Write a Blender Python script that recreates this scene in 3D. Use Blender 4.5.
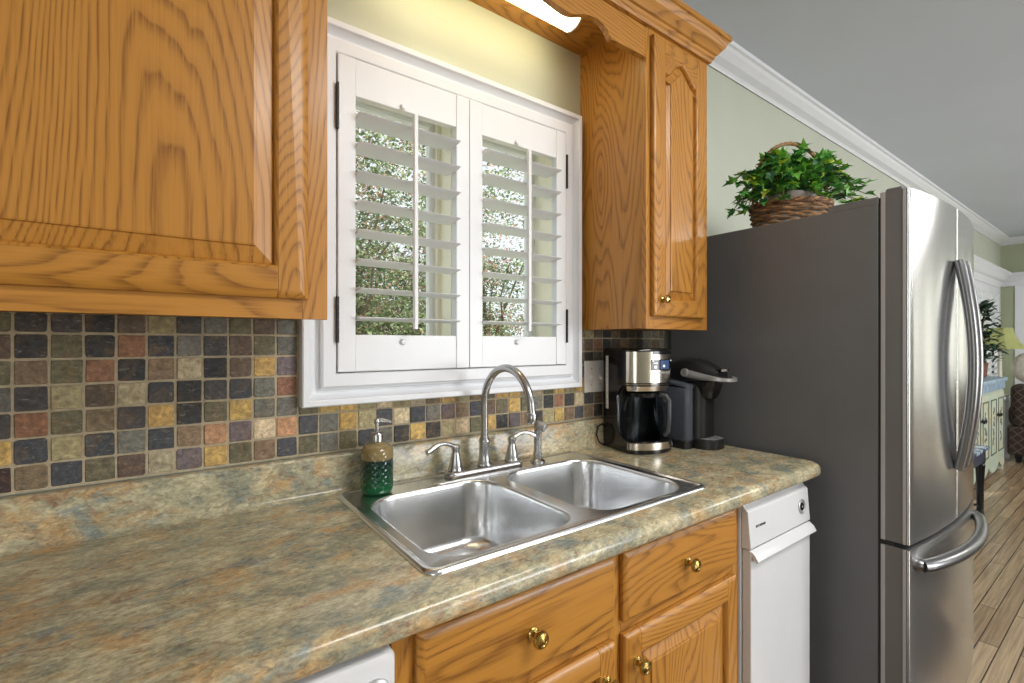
import bpy, bmesh, math, random
from mathutils import Vector, Matrix, noise as mnoise
R = math.radians
PI = math.pi
random.seed(7)
for _o in list(bpy.data.objects):
    bpy.data.objects.remove(_o, do_unlink=True)
SC = bpy.context.scene
COL = SC.collection

# ------------------------------------------------------------------ camera
CAM_Y, CAM_Z, YAW, FPX, V0 = -1.2952, 1.307, 0.63485, 476.3, 343.0
cd = bpy.data.cameras.new('camera')
cam = bpy.data.objects.new('camera', cd); COL.objects.link(cam)
cam.location = (0, CAM_Y, CAM_Z)
cam.rotation_euler = (R(90), 0, -YAW)
cd.sensor_fit = 'HORIZONTAL'; cd.sensor_width = 36.0
cd.lens = FPX / 1024 * 36.0
cd.shift_y = (V0 - 341.5) / 1024
cd.clip_start = 0.02; cd.clip_end = 200
SC.camera = cam
# ------------------------------------------------------------------ view
SC.view_settings.view_transform = 'Standard'
SC.view_settings.look = 'None'
SC.view_settings.exposure = 0.10
SC.view_settings.gamma = 1.0
SC.view_settings.use_curve_mapping = False
# ------------------------------------------------------------------ sky, sun
wd = bpy.data.worlds.new('world'); SC.world = wd; wd.use_nodes = True
bg = wd.node_tree.nodes['Background']
bg.inputs['Color'].default_value = (0.87, 0.93, 0.98, 1)
bg.inputs['Strength'].default_value = 1.15

def lamp(name, kind, loc, target, energy, color=(1, 1, 1), size=1.0, size_y=None, angle=None):
    ld = bpy.data.lights.new(name, kind); ld.energy = energy; ld.color = color
    if kind == 'AREA':
        ld.shape = 'RECTANGLE'; ld.size = size; ld.size_y = size_y or size
    if angle is not None: ld.angle = angle
    o = bpy.data.objects.new(name, ld); COL.objects.link(o)
    o.location = loc
    d = Vector(target) - Vector(loc)
    o.rotation_euler = d.to_track_quat('-Z', 'Y').to_euler()
    return o
lamp('sun', 'SUN', (14, -1.3, 8), (5, 0, 2), 10.0, (1.0, 0.95, 0.86), angle=R(1.5))
lamp('kitchen_ceiling_light', 'AREA', (1.3, -2.0, 2.70), (1.3, -2.0, 0), 46, (1.0, 0.97, 0.92), 1.3, 0.7)
lamp('front_fill_light', 'AREA', (3.7, -5.52, 1.45), (3.2, 0, 1.6), 215, (0.97, 0.98, 1.0), 3.2, 1.9)  # added fill standing in for daylight; the front wall has no opening
lamp('left_fill_light', 'AREA', (-2.52, -3.4, 1.5), (2.0, -2.2, 1.5), 36, (0.97, 0.98, 1.0), 1.8, 1.5)  # added fill from the left side; the wall there is solid
lamp('living_room_fill_light', 'AREA', (6.2, -3.3, 2.70), (6.2, -3.1, 0), 75, (1.0, 0.97, 0.93), 1.2, 1.2)  # added fill without a fixture: lifts ceiling, floor and refrigerator door reflection

# ------------------------------------------------------------------ materials
class NT:
    def __init__(s, name):
        s.m = bpy.data.materials.new(name); s.m.use_nodes = True
        s.t = s.m.node_tree; s.n = s.t.nodes; s.l = s.t.links
        s.b = s.n['Principled BSDF']
    def node(s, typ, **kw):
        nd = s.n.new(typ)
        for k, v in kw.items():
            if k.startswith('i_'):
                nd.inputs[k[2:].replace('_', ' ')].default_value = v
            else: setattr(nd, k, v)
        return nd
    def link(s, a, b): s.l.new(a, b)
    def setp(s, **kw):
        for k, v in kw.items():
            k = k.replace('_', ' ')
            if k in s.b.inputs: s.b.inputs[k].default_value = v
    def mapping(s, scale=(1, 1, 1), rot=(0, 0, 0), rnd=False, coord='Object'):
        tc = s.node('ShaderNodeTexCoord')
        out = tc.outputs[coord]
        if rnd:
            oi = s.node('ShaderNodeObjectInfo')
            mu = s.node('ShaderNodeMath', operation='MULTIPLY'); mu.inputs[1].default_value = 37.0
            s.link(oi.outputs['Random'], mu.inputs[0])
            va = s.node('ShaderNodeVectorMath', operation='ADD')
            s.link(out, va.inputs[0]); s.link(mu.outputs[0], va.inputs[1])
            out = va.outputs[0]
        mp = s.node('ShaderNodeMapping')
        mp.inputs['Scale'].default_value = scale; mp.inputs['Rotation'].default_value = rot
        s.link(out, mp.inputs['Vector'])
        return mp.outputs['Vector']
    def noise(s, vec, scale, detail=3, rough=0.5, dist=0.0):
        nd = s.node('ShaderNodeTexNoise')
        nd.inputs['Scale'].default_value = scale; nd.inputs['Detail'].default_value = detail
        nd.inputs['Roughness'].default_value = rough; nd.inputs['Distortion'].default_value = dist
        if vec is not None: s.link(vec, nd.inputs['Vector'])
        return nd.outputs['Fac']
    def ramp(s, fac, stops, interp='LINEAR'):
        nd = s.node('ShaderNodeValToRGB'); nd.color_ramp.interpolation = interp
        e = nd.color_ramp.elements
        while len(e) > 1: e.remove(e[-1])
        e[0].position = stops[0][0]; e[0].color = tuple(stops[0][1]) + (1,)
        for p, c in stops[1:]:
            x = e.new(p); x.color = tuple(c) + (1,)
        s.link(fac, nd.inputs['Fac'])
        return nd.outputs['Color']
    def mix(s, fac, a, b, mode='MIX'):
        nd = s.node('ShaderNodeMix', data_type='RGBA', blend_type=mode)
        for sock, v in ((nd.inputs[0], fac), (nd.inputs[6], a), (nd.inputs[7], b)):
            if hasattr(v, 'links'): s.link(v, sock)
            elif isinstance(v, tuple): sock.default_value = v + (1,) if len(v) == 3 else v
            else: sock.default_value = v
        return nd.outputs[2]
    def math(s, op, a, b=None):
        nd = s.node('ShaderNodeMath', operation=op)
        for i, v in enumerate((a, b)):
            if v is None: continue
            if hasattr(v, 'links'): s.link(v, nd.inputs[i])
            else: nd.inputs[i].default_value = v
        return nd.outputs[0]
    def bump(s, h, strength=0.2, dist=0.01):
        nd = s.node('ShaderNodeBump'); nd.inputs['Strength'].default_value = strength
        nd.inputs['Distance'].default_value = dist
        s.link(h, nd.inputs['Height']); s.link(nd.outputs['Normal'], s.b.inputs['Normal'])
    def color(s, c): s.link(c, s.b.inputs['Base Color'])

def srgb(r, g, b):
    f = lambda c: (c / 255 / 12.92) if c / 255 <= 0.04045 else ((c / 255 + 0.055) / 1.055) ** 2.4
    return (f(r), f(g), f(b))

def plain(name, col, rough=0.5, metal=0.0, noise_amt=0.05, nscale=14.0, bump=0.0, **kw):
    t = NT(name)
    v = t.mapping()
    n = t.noise(v, nscale, 3)
    lo = tuple(c * (1 - noise_amt) for c in col); hi = tuple(min(1, c * (1 + noise_amt)) for c in col)
    t.color(t.ramp(n, [(0.3, lo), (0.7, hi)]))
    t.setp(Roughness=rough, Metallic=metal, **kw)
    if bump: t.bump(t.noise(v, nscale * 12, 4), bump, 0.002)
    return t.m

def oak(name, axis, light, mid, dark, rough=0.36):
    """oak: growth-ring contours of a noise stretched along the grain, plus fine pores"""
    t = NT(name)
    big = [2.6, 2.6, 2.6]; big[axis] = 0.42
    fine = [90.0, 90.0, 90.0]; fine[axis] = 2.2
    v = t.mapping(scale=tuple(big), rnd=True)
    n = t.noise(v, 1.35, 1.2, 0.45, 0.25)
    v3 = t.mapping(scale=tuple(b * 6 for b in big), rnd=True)
    n2 = t.noise(v3, 1.6, 2)
    ph = t.math('ADD', t.math('MULTIPLY', n, 62.0), t.math('MULTIPLY', n2, 1.5))
    saw = t.math('FRACT', ph)
    v2 = t.mapping(scale=tuple(fine), rnd=True)
    pores = t.noise(v2, 3.0, 3, 0.65)
    band = t.ramp(saw, [(0.0, (1, 1, 1)), (0.10, (.75, .75, .75)), (0.34, (.10, .10, .10)), (0.6, (0, 0, 0)), (0.9, (.22, .22, .22)), (1.0, (1, 1, 1))])
    pm = t.ramp(pores, [(0.36, (.25, .25, .25)), (0.62, (1, 1, 1))])
    f = t.math('MULTIPLY', t.math('MULTIPLY', band, pm), 1.0)
    c = t.mix(f, light, dark)
    c = t.mix(t.ramp(pores, [(0.50, (0, 0, 0)), (0.72, (.40, .40, .40))]), c, mid)
    tone = t.noise(t.mapping(scale=tuple(b * .5 for b in big), rnd=True), 2.0, 2)
    c = t.mix(t.math('MULTIPLY', tone, 0.45), c, mid)
    t.color(c)
    t.setp(Roughness=rough, Coat_Weight=0.12, Coat_Roughness=0.14)
    t.bump(f, 0.06, 0.002)
    return t.m
OL, OM, OD = srgb(188, 132, 55), srgb(164, 105, 36), srgb(94, 53, 13)
OAK_Z = oak('oak_vertical_grain', 2, OL, OM, OD)
OAK_X = oak('oak_horizontal_grain', 0, OL, OM, OD)
OAK_Y = oak('oak_side_grain', 1, OL, OM, OD)

def laminate():
    t = NT('slate_pattern_laminate')
    rz = R(-32)
    v = t.mapping(scale=(3.9, 4.9, 4.9), rot=(0.5, 0, rz))
    a = t.noise(v, 2.6, 9, 0.68, 0.5)
    base = t.ramp(a, [(0.30, srgb(108, 112, 104)), (0.42, srgb(146, 143, 122)), (0.53, srgb(172, 164, 136)), (0.68, srgb(198, 188, 158))])
    b = t.noise(t.mapping(scale=(3.4, 4.6, 4.6), rot=(0.4, 0, rz)), 2.7, 7, 0.64, 0.5)
    warm = t.ramp(b, [(0.50, (0, 0, 0)), (0.64, (.85, .85, .85))])
    c = t.mix(warm, base, srgb(182, 148, 102))
    b2 = t.noise(t.mapping(scale=(3.6, 5.2, 5.2), rot=(0.2, 0, rz)), 3.3, 7, 0.66, 0.6)
    cool = t.ramp(b2, [(0.53, (0, 0, 0)), (0.66, (.8, .8, .8))])
    c = t.mix(cool, c, srgb(116, 130, 130))
    b3 = t.noise(t.mapping(scale=(4.0, 6.5, 6.5), rot=(0.1, 0, rz)), 4.6, 8, 0.7, 0.8)
    vein = t.ramp(b3, [(0.56, (0, 0, 0)), (0.68, (0.75, 0.75, 0.75))])
    c = t.mix(vein, c, srgb(142, 104, 78))
    f = t.noise(t.mapping(scale=(34, 66, 66), rot=(0, 0, rz)), 2.0, 6, 0.72, 0.8)
    c = t.mix(0.6, c, t.ramp(f, [(0.35, (0.2, 0.2, 0.19)), (0.65, (0.86, 0.86, 0.84))]), 'OVERLAY')
    t.color(c); t.setp(Roughness=0.19, Specular_IOR_Level=0.5)
    t.bump(f, 0.04, 0.002)
    return t.m
LAMINATE = laminate()

def slate():
    t = NT('tumbled_slate_tile')
    at = t.node('ShaderNodeAttribute', attribute_name='tile')
    v = t.mapping(scale=(1, 1, 1))
    n1 = t.noise(v, 75, 7, 0.72, 0.5)
    n2 = t.noise(t.mapping(scale=(1, 1, 2.6), rot=(0, R(38), 0)), 70, 6, 0.72, 0.8)
    n3 = t.noise(v, 22, 3, 0.5, 1.0)
    c = t.mix(t.ramp(n3, [(0.52, (0, 0, 0)), (0.72, (0.42, 0.42, 0.42))]), at.outputs['Color'], srgb(128, 100, 66))
    c = t.mix(1.0, c, t.ramp(n1, [(0.32, (0.50, 0.50, 0.50)), (0.5, (0.95, 0.95, 0.95)), (0.68, (1.5, 1.5, 1.46))]), 'MULTIPLY')
    c = t.mix(t.ramp(n2, [(0.57, (0, 0, 0)), (0.70, (0.5, 0.5, 0.5))]), c, srgb(188, 182, 160))
    t.color(c); t.setp(Roughness=0.55, Specular_IOR_Level=0.4)
    t.bump(t.math('ADD', n1, n2), 0.5, 0.004)
    return t.m
SLATE = slate()
GROUT = plain('sand_grout', srgb(172, 158, 132), 0.9, noise_amt=0.15, nscale=90)

def brushed(name, col, rough, axis=0, amt=0.12):
    t = NT(name)
    sc = [700.0, 700.0, 700.0]; sc[axis] = 5.0
    n = t.noise(t.mapping(scale=tuple(sc)), 1.0, 2)
    sm = t.noise(t.mapping(), 3.5, 4)
    lo = tuple(c * 0.95 for c in col)
    t.color(t.ramp(n, [(0.3, lo), (0.7, col)]))
    rr = t.math('ADD', t.math('MULTIPLY', t.math('ADD', n, sm), amt), rough - amt)
    t.link(rr, t.b.inputs['Roughness'])
    t.setp(Metallic=1.0)
    return t.m
STEEL_SINK = brushed('brushed_sink_steel', (0.80, 0.815, 0.83), 0.25, 0, 0.05)
def fridge_steel():
    t = NT('brushed_fridge_steel')
    n = t.noise(t.mapping(scale=(4, 4, 900)), 1.0, 2); sm = t.noise(t.mapping(), 5, 5, .6)
    t.color(t.ramp(n, [(0.3, (.66, .665, .67)), (0.7, (.74, .745, .75))]))
    cx = t.node('ShaderNodeCombineXYZ'); cx.inputs['Z'].default_value = 1.0
    t.link(cx.outputs[0], t.b.inputs['Tangent'])
    t.link(t.math('ADD', t.math('MULTIPLY', sm, .03), .20), t.b.inputs['Roughness'])
    t.setp(Metallic=1.0, Anisotropic=0.92)
    return t.m
STEEL_DOOR = fridge_steel()
STEEL_HANDLE = brushed('satin_handle_steel', (0.24, 0.24, 0.245), 0.3, 2)
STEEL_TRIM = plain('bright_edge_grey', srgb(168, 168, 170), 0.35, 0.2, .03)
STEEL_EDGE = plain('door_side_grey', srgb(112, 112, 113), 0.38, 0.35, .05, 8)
NICKEL = brushed('brushed_nickel', (0.50, 0.50, 0.50), 0.25, 2, .05)
STEEL_COFFEE = brushed('coffee_maker_steel', (0.70, 0.64, 0.55), 0.2, 2)
BRASS = plain('antique_brass', srgb(196, 166, 96), 0.2, 1.0, 0.12, 60)
SIDE_GREY = plain('fridge_side_grey_enamel', srgb(98, 99, 101), 0.45, 0.0, 0.04, 8, bump=0.12)
BLACK = plain('black_gloss_plastic', (0.008, 0.008, 0.009), 0.16)
BLACK_MATTE = plain('black_matte_plastic', (0.014, 0.014, 0.015), 0.42, bump=0.1)
DARKGAP = plain('dark_rubber_gasket', (0.02, 0.02, 0.02), 0.7)
SILVER = plain('silver_plastic', srgb(170, 170, 170), 0.3, 0.4)
WHITE_PAINT = plain('white_trim_paint', srgb(226, 228, 232), 0.35, noise_amt=0.015)
WHITE_SHUT = plain('white_shutter_paint', srgb(229, 231, 234), 0.34, noise_amt=0.015)
CREAM_VINYL = plain('cream_window_vinyl', srgb(246, 243, 222), 0.4, noise_amt=0.02)
WHITE_VINYL = plain('white_window_vinyl', srgb(238, 240, 240), 0.35, noise_amt=0.02)
APPLIANCE = plain('white_appliance_enamel', srgb(214, 215, 217), 0.28, noise_amt=0.015)
OFFWHITE = plain('switch_plate_plastic', srgb(220, 214, 208), 0.35, noise_amt=0.01)
WALL = plain('sage_grey_wall_paint', srgb(190, 194, 178), 0.85, noise_amt=0.02, nscale=4, bump=0.08)
WALL_FAR = plain('sage_green_wall_paint', srgb(170, 176, 148), 0.85, noise_amt=0.02, nscale=4)
CEIL = plain('ceiling_paint', srgb(208, 213, 223), 0.9, noise_amt=0.02, nscale=2)

def floor_mat():
    t = NT('oak_strip_floor')
    tc = t.node('ShaderNodeTexCoord')
    br = t.node('ShaderNodeTexBrick')
    br.offset = 0.37; br.offset_frequency = 2
    br.inputs['Scale'].default_value = 1.0
    br.inputs['Brick Width'].default_value = 1.1; br.inputs['Row Height'].default_value = 0.0635
    br.inputs['Mortar Size'].default_value = 0.0022; br.inputs['Mortar Smooth'].default_value = 0.2
    br.inputs['Color1'].default_value = srgb(172, 150, 120) + (1,)
    br.inputs['Color2'].default_value = srgb(140, 116, 90) + (1,)
    br.inputs['Mortar'].default_value = srgb(52, 34, 20) + (1,)
    t.link(tc.outputs['Object'], br.inputs['Vector'])
    g = t.noise(t.mapping(scale=(2.5, 60, 60)), 1.2, 4, 0.6, 0.4)
    c = t.mix(0.6, br.outputs['Color'], t.ramp(g, [(0.3, (0.25, 0.25, 0.25)), (0.7, (0.75, 0.75, 0.75))]), 'OVERLAY')
    t.color(c)
    t.setp(Roughness=0.2, Specular_IOR_Level=0.6)
    t.bump(br.outputs['Fac'], -0.35, 0.002) if False else t.bump(t.math('SUBTRACT', 1.0, br.outputs['Fac']), 0.35, 0.002)
    return t.m
FLOOR = floor_mat()

def glass(name, tint=(0.95, 0.98, 0.97), rough=0.0, ior=1.45, thin=False):
    t = NT(name)
    if thin:   # window pane: mostly straight-through, with a mirror-like sheen
        tr = t.node('ShaderNodeBsdfTransparent'); tr.inputs['Color'].default_value = tint + (1,)
        gl = t.node('ShaderNodeBsdfGlossy'); gl.inputs['Roughness'].default_value = 0.02
        fr = t.node('ShaderNodeFresnel'); fr.inputs['IOR'].default_value = 1.07
        mx = t.node('ShaderNodeMixShader')
        t.link(fr.outputs[0], mx.inputs[0]); t.link(tr.outputs[0], mx.inputs[1]); t.link(gl.outputs[0], mx.inputs[2])
        t.link(mx.outputs[0], t.n['Material Output'].inputs['Surface'])
    else:
        t.setp(Base_Color=tint + (1,), Transmission_Weight=1.0, Roughness=rough, IOR=ior)
    return t.m
PANE = glass('window_glass', (0.965, 0.97, 0.965), thin=True)
CARAFE = glass('carafe_glass', (0.75, 0.77, 0.78), thin=True)
def smoky():
    t = NT('smoky_tank_plastic'); t.setp(Base_Color=(.16, .175, .21, 1), Roughness=.12)
    tr = t.node('ShaderNodeBsdfTransparent'); tr.inputs['Color'].default_value = (.7, .74, .8, 1)
    mx = t.node('ShaderNodeMixShader'); mx.inputs[0].default_value = .5
    t.link(t.b.outputs[0], mx.inputs[1]); t.link(tr.outputs[0], mx.inputs[2]); t.link(mx.outputs[0], t.n['Material Output'].inputs['Surface'])
    return t.m
TANK = smoky()

def emit(name, col, strength):
    t = NT(name)
    t.setp(Base_Color=(1, 1, 1, 1), Emission_Color=col + (1,), Emission_Strength=strength, Roughness=0.4)
    return t.m
LAMP_LENS = emit('lit_fluorescent_lens', (1.0, 0.89, 0.54), 7.2)
SCREEN = emit('blue_lcd', srgb(60, 84, 130), 0.8)
SCREEN.node_tree.nodes['Principled BSDF'].inputs['Base Color'].default_value = (.01, .012, .02, 1)
GLYPH = emit('lcd_glyph', (0.8, 0.88, 1.0), 1.0)

# ------------------------------------------------------------------ mesh helpers
WM = {}
def link(o): COL.objects.link(o); return o
def finish(name, bm, mats, parent=None, smooth=False, bevel=0.0, local=False, recalc=True, seg=2, wn=False, ang=35):
    if recalc: bmesh.ops.recalc_face_normals(bm, faces=bm.faces)
    if smooth:
        for f in bm.faces: f.smooth = True
        if smooth != 'all':
            for e in bm.edges:
                if len(e.link_faces) == 2 and e.calc_face_angle(0) > R(ang): e.smooth = False
    me = bpy.data.meshes.new(name)
    M = WM.get(parent.name) if parent else None
    if M is not None and not local: bm.transform(M.inverted())
    bm.to_mesh(me); bm.free()
    for m in (mats if isinstance(mats, (list, tuple)) else [mats]): me.materials.append(m)
    o = link(bpy.data.objects.new(name, me))
    if parent:
        o.parent = parent
        if M is not None: WM[o.name] = M
    if bevel:
        b = o.modifiers.new('bevel', 'BEVEL'); b.width = bevel; b.segments = seg; b.limit_method = 'ANGLE'; b.angle_limit = R(40)
    if wn or bevel:
        if bevel:
            for p in me.polygons: p.use_smooth = True
        w = o.modifiers.new('weighted', 'WEIGHTED_NORMAL'); w.keep_sharp = True
    return o
def thing(name, label, cat, loc=(0, 0, 0), rz=0.0, group=None):
    o = link(bpy.data.objects.new(name, None)); o.empty_display_size = 0.05
    o.location = loc; o.rotation_euler = (0, 0, rz)
    o['label'] = label; o['category'] = cat
    if group: o['group'] = group
    WM[o.name] = Matrix.Translation(Vector(loc)) @ Matrix.Rotation(rz, 4, 'Z')
    return o
def tag(o, label, cat, group=None):
    o['label'] = label; o['category'] = cat
    if group: o['group'] = group
    return o
def struct(o):
    o['kind'] = 'structure'; return o
def dup(root, loc=None, rz=None, label=None):
    r = root.copy(); link(r)
    if loc is not None: r.location = loc
    if rz is not None: r.rotation_euler = (0, 0, rz)
    if label: r['label'] = label
    for ch in list(root.children):
        c = ch.copy(); link(c); c.parent = r
        for g in list(ch.children):
            d = g.copy(); link(d); d.parent = c
    return r
def NB(): return bmesh.new()
def box(bm, x0, x1, y0, y1, z0, z1, mi=0):
    vs = [bm.verts.new((x, y, z)) for x in (x0, x1) for y in (y0, y1) for z in (z0, z1)]
    for idx in ((0, 1, 3, 2), (4, 6, 7, 5), (0, 4, 5, 1), (2, 3, 7, 6), (0, 2, 6, 4), (1, 5, 7, 3)):
        f = bm.faces.new([vs[i] for i in idx]); f.material_index = mi
    return vs
def loft(bm, secs, closed=True, caps=True, mi=0, ring=False):
    """secs: list of point loops of equal length"""
    vv = [[bm.verts.new(p) for p in s] for s in secs]
    n = len(secs[0]); fs = []
    pairs = list(zip(vv[:-1], vv[1:]))
    if ring: pairs.append((vv[-1], vv[0]))
    for a, b in pairs:
        for i in range(n if closed else n - 1):
            j = (i + 1) % n
            f = bm.faces.new((a[i], a[j], b[j], b[i])); f.material_index = mi; fs.append(f)
    if caps and not ring:
        for s in (vv[0], vv[-1]):
            try:
                f = bm.faces.new(s); f.material_index = mi
            except ValueError: pass
    return vv
def prism_x(bm, prof, x0, x1, mi=0):
    return loft(bm, [[(x0, y, z) for y, z in prof], [(x1, y, z) for y, z in prof]], mi=mi)
def prism_y(bm, prof, y0, y1, mi=0):
    return loft(bm, [[(x, y0, z) for x, z in prof], [(x, y1, z) for x, z in prof]], mi=mi)
def prism_z(bm, prof, z0, z1, mi=0):
    return loft(bm, [[(x, y, z0) for x, y in prof], [(x, y, z1) for x, y in prof]], mi=mi)
def lathe(bm, prof, c=(0, 0, 0), n=32, axis='Z', mi=0, M=None):
    secs = []
    for r, h in prof:
        ring = []
        for k in range(n):
            a = 2 * PI * k / n
            p = (r * math.cos(a), r * math.sin(a), h)
            if axis == 'Y': p = (p[0], -h, p[1])        # axis pointing to -y
            if axis == 'X': p = (h, p[0], p[1])
            v = Vector(p)
            if M is not None: v = M @ v
            ring.append(v + Vector(c))
        secs.append(ring)
    return loft(bm, secs, mi=mi)
def tube(bm, pts, rad, n=12, mi=0, caps=True, closed=False, sx=1.0):
    pts = [Vector(p) for p in pts]; N = len(pts)
    rads = rad if isinstance(rad, (list, tuple)) else [rad] * N
    def tan(i):
        if closed: return (pts[(i + 1) % N] - pts[i - 1]).normalized()
        a = pts[max(i - 1, 0)]; b = pts[min(i + 1, N - 1)]
        return (b - a).normalized()
    t0 = tan(0)
    up = Vector((0, 0, 1)) if abs(t0.z) < 0.9 else Vector((0, 1, 0))
    nx = t0.cross(up).normalized()
    secs = []
    for i in range(N):
        t = tan(i)
        nx = (nx - t * nx.dot(t)).normalized(); ny = t.cross(nx)
        secs.append([pts[i] + (nx * math.cos(2 * PI * k / n) * sx + ny * math.sin(2 * PI * k / n)) * rads[i] for k in range(n)])
    loft(bm, secs, caps=caps, mi=mi, ring=closed)
def rrect(x0, x1, y0, y1, r, n=6):
    pts = []
    r = min(r, (x1 - x0) / 2 - 1e-4, (y1 - y0) / 2 - 1e-4)
    for cx, cy, a0 in ((x1 - r, y1 - r, 0), (x0 + r, y1 - r, 90), (x0 + r, y0 + r, 180), (x1 - r, y0 + r, 270)):
        for k in range(n + 1):
            a = R(a0 + 90 * k / n)
            pts.append((cx + r * math.cos(a), cy + r * math.sin(a)))
    return pts
def offset_poly(pts, d):
    """move a counter-clockwise outline inwards by d"""
    n = len(pts); out = []
    for i in range(n):
        p, a, b = Vector(pts[i]), Vector(pts[i - 1]), Vector(pts[(i + 1) % n])
        e1 = (p - a).normalized(); e2 = (b - p).normalized()
        n1 = Vector((-e1.y, e1.x)); n2 = Vector((-e2.y, e2.x))
        m = (n1 + n2)
        k = max(0.35, 1 + n1.dot(n2))
        q = p + m * d / k
        out.append((q.x, q.y))
    return out
def frame_xz(bm, x0, x1, z0, z1, prof, mi=0):
    """picture frame round an opening; prof = closed loop of (outward offset, y)"""
    secs = []
    for sx, sz in ((-1, -1), (1, -1), (1, 1), (-1, 1)):
        cx = x0 if sx < 0 else x1; cz = z0 if sz < 0 else z1
        secs.append([(cx + sx * o, y, cz + sz * o) for o, y in prof])
    loft(bm, secs, ring=True, mi=mi)
def text_mesh(name, s, size, loc, rot, mat, parent, depth=0.0004):
    cu = bpy.data.curves.new(name, 'FONT'); cu.body = s; cu.size = size; cu.extrude = depth
    o = bpy.data.objects.new(name, cu); COL.objects.link(o)
    dg = bpy.context.evaluated_depsgraph_get()
    me = bpy.data.meshes.new_from_object(o.evaluated_get(dg))
    bpy.data.objects.remove(o, do_unlink=True); bpy.data.curves.remove(cu)
    me.transform(Matrix.Translation(Vector(loc)) @ rot)
    M = WM.get(parent.name)
    if M is not None: me.transform(M.inverted())
    me.name = name; me.materials.clear(); me.materials.append(mat)
    r = link(bpy.data.objects.new(name, me)); r.parent = parent
    return r

# ------------------------------------------------------------------ room shell
XL, XR, YB, ZC = -2.6, 9.4, -5.6, 2.743
WY = 0.008                                  # plaster face of the window wall
bm = NB(); box(bm, XL - .2, XR + .2, YB - .2, .2, -.1, 0.0); struct(finish('floor', bm, FLOOR))
bm = NB(); box(bm, XL - .2, XR + .2, YB - .2, .2, ZC, ZC + .12); struct(finish('ceiling', bm, CEIL))
W1 = (0.385, 1.155, 1.235, 2.055)           # kitchen window hole
W2 = (7.25, 9.15, 0.45, 2.06)               # living room window hole
bm = NB()
def wall_y(bm, y0, y1, xa, xb, holes):
    x = xa
    for h in holes:
        box(bm, x, h[0], y0, y1, 0, ZC); box(bm, h[0], h[1], y0, y1, 0, h[2]); box(bm, h[0], h[1], y0, y1, h[3], ZC); x = h[1]
    box(bm, x, xb, y0, y1, 0, ZC)
wall_y(bm, WY, .175, XL - .2, XR + .2, [W1, W2]); struct(finish('wall_back', bm, WALL))
W3 = (-5.1, -0.78, 0.12, 2.58)              # far wall window (y range)
bm = NB()
box(bm, XR, XR + .15, W3[1], WY, 0, ZC); box(bm, XR, XR + .15, W3[0], W3[1], 0, W3[2]); box(bm, XR, XR + .15, W3[0], W3[1], W3[3], ZC); box(bm, XR, XR + .15, YB, W3[0], 0, ZC)
struct(finish('wall_far', bm, WALL_FAR))
bm = NB(); box(bm, XL - .15, XL, YB, WY, 0, ZC); struct(finish('wall_left', bm, WALL))
bm = NB(); box(bm, XL - .15, XR + .15, YB - .15, YB, 0, ZC); struct(finish('wall_front', bm, WALL))
# white crown moulding on the window wall and the far wall
crown_prof = [(0.0, 0.0), (0.0, -.078), (-.010, -.082), (-.014, -.074), (-.022, -.066), (-.052, -.052), (-.078, -.030), (-.088, -.018), (-.100, -.014), (-.104, 0.0)]
bm = NB(); prism_x(bm, [(WY + y, ZC + z * 1.05) for y, z in crown_prof], XL, XR); struct(finish('trim_1', bm, WHITE_PAINT))
bm = NB()
loft(bm, [[(XR + y, yy, ZC + z * 1.05) for y, z in crown_prof] for yy in (YB, WY)]); struct(finish('trim_2', bm, WHITE_PAINT))
bm = NB(); box(bm, 2.9, XR, WY - .018, WY, 0, .13); struct(finish('baseboard_back', bm, WHITE_PAINT, bevel=.004))

# ------------------------------------------------------------------ kitchen window
win = struct(link(bpy.data.objects.new('window_1', None))); WM[win.name] = Matrix.Translation((.77, 0, 1.23)); win.location = (.77, 0, 1.23)
def ring_prof(pts): return pts
# outer casing: moulded picture frame; inner L-frame that carries the shutters
bm = NB()
IN = (0.367, 1.172, 1.228, 2.063)
frame_xz(bm, *IN, [(0.030, WY), (0.030, -.014), (.043, -.014), (.044, -.009), (.046, -.008), (.052, -.009), (.058, -.013), (.063, -.020), (.066, -.025), (.067, -.030), (.069, -.031), (.081, -.031), (.084, -.028), (.084, WY)])
finish('casing', bm, WHITE_PAINT, win, smooth=True, ang=22)
bm = NB()
frame_xz(bm, *IN, [(0.0, WY + .02), (0.0, -.026), (.003, -.030), (.033, -.030), (.038, -.026), (.038, WY + .02)])
finish('shutter_frame', bm, WHITE_PAINT, win)
bm = NB()
frame_xz(bm, .40, 1.15, 1.245, 2.045, [(0.0, .012), (0.0, .172), (.03, .172), (.03, .012)])
finish('jamb', bm, CREAM_VINYL, win)
bm = NB(); box(bm, .737, .803, .03, .165, 1.245, 2.045); box(bm, .725, .815, .100, .14, 1.245, 2.045)
finish('mullion', bm, CREAM_VINYL, win, bevel=.002)
for x0, x1 in ((.40, .737), (.803, 1.15)):
    bm = NB()
    frame_xz(bm, x0 + .028, x1 - .028, 1.275, 2.015, [(0, .125), (0, .150), (.028, .150), (.028, .120), (.006, .120)])
    s = finish('sash', bm, WHITE_VINYL, win)
    bm = NB(); box(bm, x0 + .026, x1 - .026, .138, .142, 1.272, 2.018)
    finish('pane', bm, PANE, s)
    bm = NB(); box(bm, (x0 + x1) / 2 - .03, (x0 + x1) / 2 + .03, .108, .121, 1.262, 1.276)
    finish('sash_latch', bm, WHITE_VINYL, s, bevel=.002)

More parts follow.
